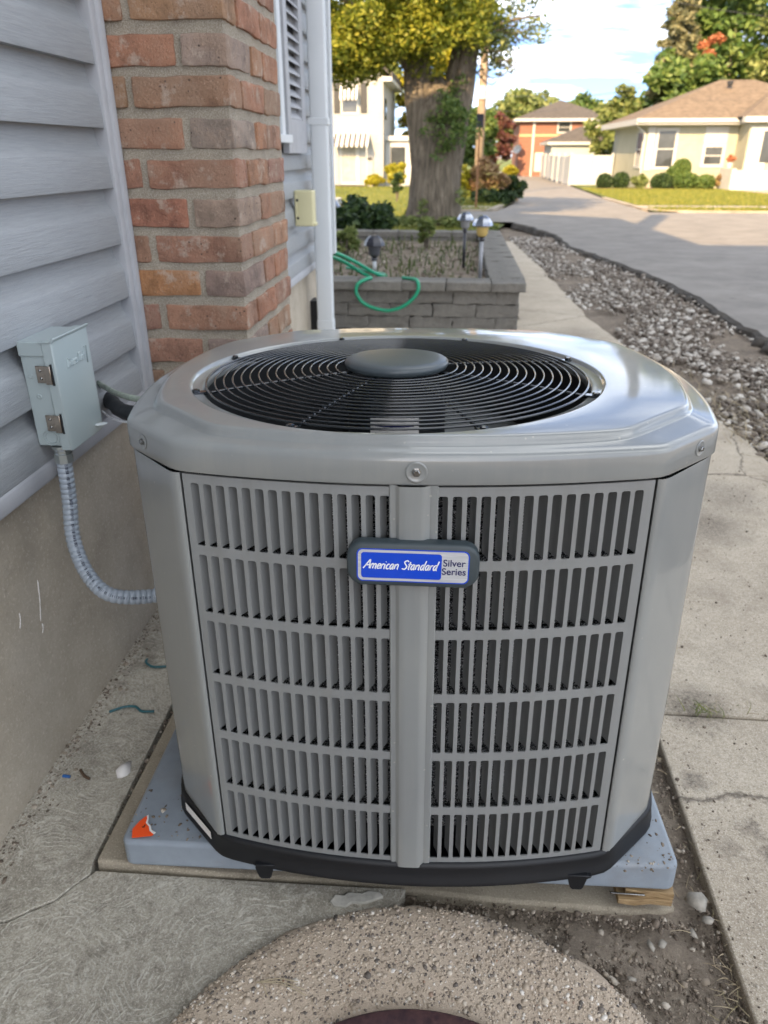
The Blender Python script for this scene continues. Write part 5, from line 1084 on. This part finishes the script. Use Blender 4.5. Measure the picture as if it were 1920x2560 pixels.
def window(par, x0, x1, z0, z1, y, fr=.07, mull=True, mat=M_WINW, face='y', label=None):
    d = .05; T = (lambda a, b, c, e, f, g: (a, b, c, e, f, g)) if face == 'y' else (lambda a, b, c, e, f, g: (c, e, a, b, f, g))
    b = B(); b.box(*T(x0 - fr, x0, y - d, y + .02, z0 - fr, z1 + fr)); b.box(*T(x1, x1 + fr, y - d, y + .02, z0 - fr, z1 + fr)); b.box(*T(x0, x1, y - d, y + .02, z1, z1 + fr)); b.box(*T(x0, x1, y - d, y + .02, z0 - fr, z0))
    if mull: b.box(*T(x0, x1, y - d * .8, y + .02, (z0 + z1) / 2 - .025, (z0 + z1) / 2 + .025))
    w = b.build('window', M_FASC, par); B().box(*T(x0, x1, y - .02, y - .01, z0, z1)).build('pane', mat, w); return w
def hip(x0, x1, y0, y1, ze, zr, ov=.45, th=.22, ridge='x'):
    b = B(); x0, x1, y0, y1 = x0 - ov, x1 + ov, y0 - ov, y1 + ov; k = min(x1 - x0, y1 - y0) / 2
    if x1 - x0 >= y1 - y0: r = [(x0 + k, (y0 + y1) / 2, zr), (x1 - k, (y0 + y1) / 2, zr)]; F = [(0, 1, 5, 4), (1, 2, 5), (2, 3, 4, 5), (3, 0, 4)]
    else: r = [((x0 + x1) / 2, y0 + k, zr), ((x0 + x1) / 2, y1 - k, zr)]; F = [(0, 1, 4), (1, 2, 5, 4), (2, 3, 5), (3, 0, 4, 5)]
    b.add([(x0, y0, ze), (x1, y0, ze), (x1, y1, ze), (x0, y1, ze)] + r, F + [(0, 3, 2, 1)])
    f = B().box(x0, x1, y0, y1, ze - th, ze - .004); return b, f
# ---- white two-storey house
zb = ground_z(45); wh = empty('white_house', (-7, 45, zb)); tag(wh, 'white two storey house with striped awnings and dark shutters', 'house')
B().box(-2.6, 2.84, 0, 8, 0, 5.6).build('wall', M_WSID, wh)
B().prism([(-2.95, 5.35), (-2.95, 5.6), (.12, 7.9), (3.35, 5.6), (3.35, 5.35), (.12, 7.6)], -.35, 8.3, 'y').build('roof', M_BROWNR, wh)
B().prism([(-2.6, 5.6), (2.84, 5.6), (.12, 7.55)], 0.002, .2, 'y').build('gable', M_WSID, wh)
B().box(2.84, 3.32, -.3, 8.2, 5.15, 5.36).build('eave', M_FASC, wh)
window(wh, .62, 1.42, 3.72, 5.02, 0, .09, False)
for x in (.17, 1.62): B().box(x, x + .34, -.06, .0, 3.68, 5.12).build('shutter', M_SHUT, wh, bev=.01)
M_STW, M_STD = simple('awning_white', S(206, 206, 200), .5), simple('awning_grey', S(66, 66, 70), .5)
def awning(x0, x1, z1, z0, dep, n):
    a = B().box(x0, x1, -dep * .05, -.01, z1 - .03, z1).build('awning', M_STW, wh); w = (x1 - x0) / n
    for i in range(n):
        xa = x0 + i * w; B().add([(xa, -.02, z1), (xa + w, -.02, z1), (xa + w, -dep, z0), (xa, -dep, z0), (xa + w * .75, -dep - .01, z0 - .16), (xa + w * .25, -dep - .01, z0 - .16)], [(0, 1, 2, 3), (3, 2, 4, 5)]).build('stripe', M_STW if i % 2 == 0 else M_STD, a, fix=False)
awning(.55, 1.50, 5.08, 4.42, .55, 9); awning(.05, 2.1, 2.72, 2.18, .9, 15)
dr = B().box(.42, 1.52, -.05, 0, .15, 2.25).build('door', M_FASC, wh); B().box(.54, 1.36, -.07, -.051, .26, 2.2).build('pane', M_CURT, dr); B().box(.94, .98, -.08, -.071, .26, 2.2).build('mullion', M_FASC, dr)
for k in range(9): B().box(.58 + k * .085, .60 + k * .085, -.085, -.072, .3, 2.2).build('grille_bar', M_SHUT, dr)
B().box(.0, 1.9, -1.1, 0, -.1, .13).build('step', M_SHUT, wh)
for x in (.08, .22, 2.0): B().box(x, x + .04, -.88, -.84, .13, 2.2).build('awning_post', M_FASC, wh)
B().box(1.95, 2.2, -.1, 0, 1.42, 1.52).build('mailbox', M_SHUT, wh)
pc = B().box(2.86, 4.55, 1.0, 4.0, 0, 2.35).build('porch', M_FASC, wh); B().box(2.86, 4.75, .8, 4.2, 2.36, 2.60).build('porch_roof', M_FASC, pc); B().box(3.18, 3.98, .94, .99, .2, 2.05).build('door', M_WINW, pc)
B().box(2.842, 2.9, .7, 1.5, 3.4, 4.4).build('side_window', M_WINW, wh)
# ---- cream bungalow
zb = ground_z(44); bg_ = empty('bungalow', (12, 44, zb)); tag(bg_, 'cream bungalow with tan hipped roof and white trim', 'house')
B().box(-2.35, 2.2, 0, 9, -.1, 3.05).build('wall', M_CSID, bg_); B().box(2.2, 8.5, -1.6, 9, -.1, 3.05).build('wing', M_CSID, bg_)
r_, f_ = hip(-2.35, 8.5, 0, 9, 3.30, 5.35, .75, .28); r_.build('roof', M_TAN, bg_); f_.build('fascia', M_FASC, bg_)
B().tube([(-3.1, -.82, 3.16), (8.0, -.82, 3.16)], .06, 8).build('gutter', M_FASC, bg_)
r2 = B().add([(1.75, -2.1, 3.34), (8.9, -2.1, 3.34), (8.9, 4, 4.9), (5.3, 4, 5.2), (1.75, 1.2, 3.34)], [(0, 1, 2, 3), (0, 3, 4)]).build('wing_roof', M_TAN, bg_); B().box(1.75, 8.9, -2.08, -1.6, 3.08, 3.33).build('wing_fascia', M_FASC, bg_)
window(bg_, -1.75, -.9, 1.08, 2.75, 0, .14); window(bg_, -2.0, -1.15, 1.08, 2.75, 0, .05, True, M_CURT) if False else None
B().box(-2.3, -1.95, -.06, -.0, .9, 2.95).build('corner_panel', M_FASC, bg_); window(bg_, .35, 1.6, 1.05, 2.2, 1.0 - 3.6, .12, True, M_WINW, 'x') if False else None
window(bg_, .7, 1.55, 1.2, 2.0, 0, .16); B().box(.55, 1.7, -.05, -.004, 2.18, 2.95).build('window_head', M_FASC, bg_)
window(bg_, .7, 2.0, 1.1, 2.7, -2.35, .12, True, M_WINW, 'x')
B().tube([(-2.95, -.1, 3.0), (-2.45, -.06, 2.6), (-2.42, -.05, .1)], .05, 6).build('downpipe', M_FASC, bg_)
B().box(2.25, 3.2, -1.66, -1.605, .9, 2.9).build('entry_door', M_FASC, bg_); B().box(2.9, 5.6, -1.68, -1.605, 1.3, 2.7).build('front_window', M_WINW, bg_)
stp = B().box(1.2, 3.3, -2.6, -1.75, -.1, .95).box(1.2, 3.3, -2.95, -2.6, -.1, .7).box(1.2, 3.3, -3.3, -2.95, -.1, .45).box(1.2, 3.3, -3.6, -3.3, -.1, .2).build('steps', simple('white_stone', S(190, 188, 180), .8), bg_)
for x in (1.05, 3.3): B().box(x, x + .2, -3.7, -1.75, -.1, 1.05).build('stair_wall', simple('white_stone', S(190, 188, 180), .8), bg_)
B().lathe([(.06, 4.95), (.14, 5.0), (.17, 5.16), (.16, 5.2), (.02, 5.2)], 10, (2.3, 3.1, 0)).build('roof_vent', M_SHUT, bg_)
o = empty('flower_pot', (13.35, 41.85, zb + 1.05)); tag(o, 'pot of orange flowers on the bungalow stair wall', 'flower pot'); B().lathe([(.09, 0), (.16, .22), (.18, .26), (.15, .26)], 12).build('pot', M_FASC, o); inst('flowers', leaves('flowers', ell(8, (0, 0, .42), (.18, .18, .16)), .12, 30, .09, L_ORANGE), o)
bed_ = sheet('flower_bed', [(41.6, 7.2, 13.0), (43.95, 7.0, 13.2)], simple('mulch_bed', S(104, 66, 48), .95, var=.2, nscale=6), .06)
# ---- white panel fence
fn = empty('panel_fence', (7.0, 52, ground_z(52))); tag(fn, 'white vinyl panel fence along the alley beside the bungalow', 'fence')
M_VIN = simple('white_vinyl', S(176, 178, 180), .4, var=.03)
for k in range(7):
    x = k * .12; yy = k * 4.2
    B().box(-.07 + x, .07 + x, -.07 + yy, .07 + yy, -.1, 1.86).build('post', M_VIN, fn); 
    if k < 6: B().add([(x, yy + .07, .06), (x + .12, yy + 4.13, .06 + ground_z(52 + yy + 4) - ground_z(52 + yy)), (x + .12, yy + 4.13, 1.72 + ground_z(52 + yy + 4) - ground_z(52 + yy)), (x, yy + .07, 1.72)], [(0, 1, 2, 3)]).build('panel', M_VIN, fn).modifiers.new('s', 'SOLIDIFY').thickness = .05
for k in range(1): 
    for j in range(2): B().box(.07 + j * 1.25, 1.18 + j * 1.25, -.025, .025, .05, 1.74).build('panel', M_VIN, fn); B().box(1.18 + j * 1.25, 1.32 + j * 1.25, -.07, .07, -.1, 1.86).build('post', M_VIN, fn)
# ---- garage
ga = empty('garage', (10.4, 71, ground_z(71))); tag(ga, 'small grey garage with hipped roof behind the white fence', 'garage')
B().box(-2.6, 2.8, 0, 6, -.1, 2.75).build('wall', simple('grey_siding', S(164, 168, 164), .6, var=.05), ga); r_, f_ = hip(-2.6, 2.8, 0, 6, 2.95, 4.2, .4, .22); r_.build('roof', M_BROWNR, ga); f_.build('fascia', M_FASC, ga)
# ---- red brick house
rb = empty('brick_house', (10, 82, ground_z(82))); tag(rb, 'two storey red brick house with hipped roof down the alley', 'house')
B().box(-4.2, 4.2, 0, 9, -.2, 4.95).build('wall', M_RBRICK, rb); r_, f_ = hip(-4.2, 4.2, 0, 9, 5.10, 6.9, .6, .25); r_.build('roof', M_BROWNR, rb); f_.build('fascia', M_FASC, rb)
B().box(-4.22, 4.22, -.05, 0, 3.55, 3.75).build('band', simple('tan_band', S(196, 160, 120), .8), rb)
window(rb, -.5, .6, 3.95, 4.75, 0, .12); window(rb, 2.0, 3.6, 3.6, 4.75, 0, .12, True, M_CURT); window(rb, -2.4, -.8, .6, 2.0, 0, .15, True, M_CURT)
B().box(-2.95, -2.75, -.12, -.02, 0, 4.9).build('downpipe', M_FASC, rb)
B().lathe([(.0, 0), (.3, .05), (.42, .14)], 16, cap1=False).build('satellite_dish', M_FASC, rb, (-4.3, -.3, 2.4), (R(70), 0, R(-30)), smooth=True)

# ================================================================ STREET THINGS
up = empty('utility_pole', (.72, 30, ground_z(30))); tag(up, 'weathered wooden utility pole behind the elm branches', 'utility pole')
B().tube([(0, 0, -.2), (.02, 0, 5), (.03, 0, 9)], [.16, .14, .12], 14).build('shaft', M_POLE, up, smooth=True); B().box(-.9, .9, -.06, .06, 8.2, 8.35).build('cross_arm', M_POLE, up)
B().box(-.11, .11, -.2, -.14, 3.2, 3.6).build('tag_plate', M_FASC, up)
sg = empty('street_sign', (.47, 20.2, ground_z(20.2))); tag(sg, 'rusty sign post with dark sign seen edge on, right of elm', 'sign')
B().box(-.022, .022, -.03, .03, -.2, 2.05).build('post', simple('rusty_post', S(150, 112, 80), .7, .2, var=.25, nscale=10), sg, bev=.004)
B().prism(rounded_rect(.17, .30, .03, 3), -.012, .012, 'y').build('plate', simple('sign_back', S(30, 34, 48), .45, .2), sg, (.0, -.04, 2.02))
ss_ = empty('stop_sign', (6.95, 84, ground_z(84))); tag(ss_, 'red stop sign at the end of the alley', 'sign')
B().tube([(0, 0, -.2), (0, 0, 2.9)], .035, 8).build('post', M_GREYP, ss_)
B().prism([(.42 * math.cos(R(22.5 + 45 * i)), .42 * math.sin(R(22.5 + 45 * i))) for i in range(8)], -.03, -.01, 'y').build('rim', M_FASC, ss_, (0, -.04, 2.62)); B().prism([(.385 * math.cos(R(22.5 + 45 * i)), .385 * math.sin(R(22.5 + 45 * i))) for i in range(8)], -.045, -.031, 'y').build('plate', simple('stop_red', S(176, 30, 36), .4), ss_, (0, -.04, 2.62))
text_mesh('lettering', 'STOP', .30, M_FASC, ss_, Matrix(((1, 0, 0, 0), (0, 0, -1, -.087), (0, 1, 0, 2.62), (0, 0, 0, 1))))
def sag(a, b, s, lab, r=.018):
    a, b = Vector(a), Vector(b); o = B().tube([a.lerp(b, t) - Vector((0, 0, 4 * s * t * (1 - t))) for t in np.linspace(0, 1, 22)], r, 5).build('overhead_wire', M_SHUT, None, smooth=True); tag(o, lab, 'wire')
sag((.80, 30.2, 3.0), (13.5, 66, 5.6), .25, 'upper overhead wire crossing the pale sky above the brick house', .012); sag((.84, 30.2, 2.55), (9.5, 78, 4.9), .2, 'lower faint overhead wire just above the brick house roof', .010)
sag((9, 40, 7.15), (17, 40.5, 6.3), .12, 'overhead wire in front of the tall trees at upper right', .016)
# cars
def car(name, loc, rz, mat, lab, catg, L=4.5, W=1.8, H=1.45, suv=False):
    o = empty(name, loc, (0, 0, rz)); tag(o, lab, catg); h = L / 2
    pr = ([(-h, .45), (-h + .05, .95), (-h + .9, 1.02), (h - 1.0, 1.0), (h - .1, .85), (h, .5), (h - .05, .28), (-h + .05, .28)] if not suv else [(-h, .5), (-h + .04, 1.12), (-h + .3, 1.18), (h - 1.15, 1.15), (h - .12, 1.0), (h, .6), (h - .05, .36), (-h + .05, .36)])
    B().prism([(x, z) for x, z in pr], -W / 2, W / 2, 'y').build('body', mat, o, bev=.09, seg=3)
    b0, b1 = (-h + .55, h - 1.25) if not suv else (-h + .12, h - 1.3); z0 = 1.0 if not suv else 1.16; zr = H if not suv else 1.72
    B().loft([[(b0, -W * .46, z0), (b1, -W * .46, z0), (b1, W * .46, z0), (b0, W * .46, z0)], [(b0 + .45, -W * .38, zr), (b1 - .75, -W * .38, zr), (b1 - .75, W * .38, zr), (b0 + .45, W * .38, zr)]], True, True, True).build('cabin', M_WINW, o, bev=.05)
    B().box(b0 + .43, b1 - .72, -W * .385, W * .385, zr - .03, zr + .015).build('roof', mat, o, bev=.02)
    for x in (-h * .62, h * .62):
        for y in (-W / 2 + .02, W / 2 - .02):
            w = B().lathe([(.2, -.1), (.31, -.1), (.33, -.07), (.33, .07), (.31, .1), (.2, .1)], 20).build('wheel', M_DARK, o, (x, y, .33), (R(90), 0, 0)); B().lathe([(.02, -.105), (.2, -.102), (.2, .102), (.02, .105)], 16).build('rim', M_GREYP, w)
    for y in (-W * .36, W * .36):
        B().box(h - .12, h + .005, y - .16, y + .16, .68, .82).build('headlight', M_FASC, o, bev=.02); B().box(-h - .005, -h + .08, y - .14, y + .14, .75, .92).build('tail_light', simple('tail_red', S(150, 24, 28), .3), o, bev=.02)
    return o
M_CARS = simple('silver_car_paint', S(176, 182, 190), .25, .5, .8); M_CARW = simple('white_car_paint', S(226, 226, 226), .25, 0, .8)
car('parked_car', (-3.9, 18.2, ground_z(18.2) + .03 - 1.15), R(180), M_CARS, 'silver parked car half hidden behind the dark bush', 'car', 4.3)
car('parked_suv', (8.6, 90.5, ground_z(90)), R(-90), M_CARW, 'white parked suv at the far end of the alley', 'car', 4.7, 1.9, 1.7, True)
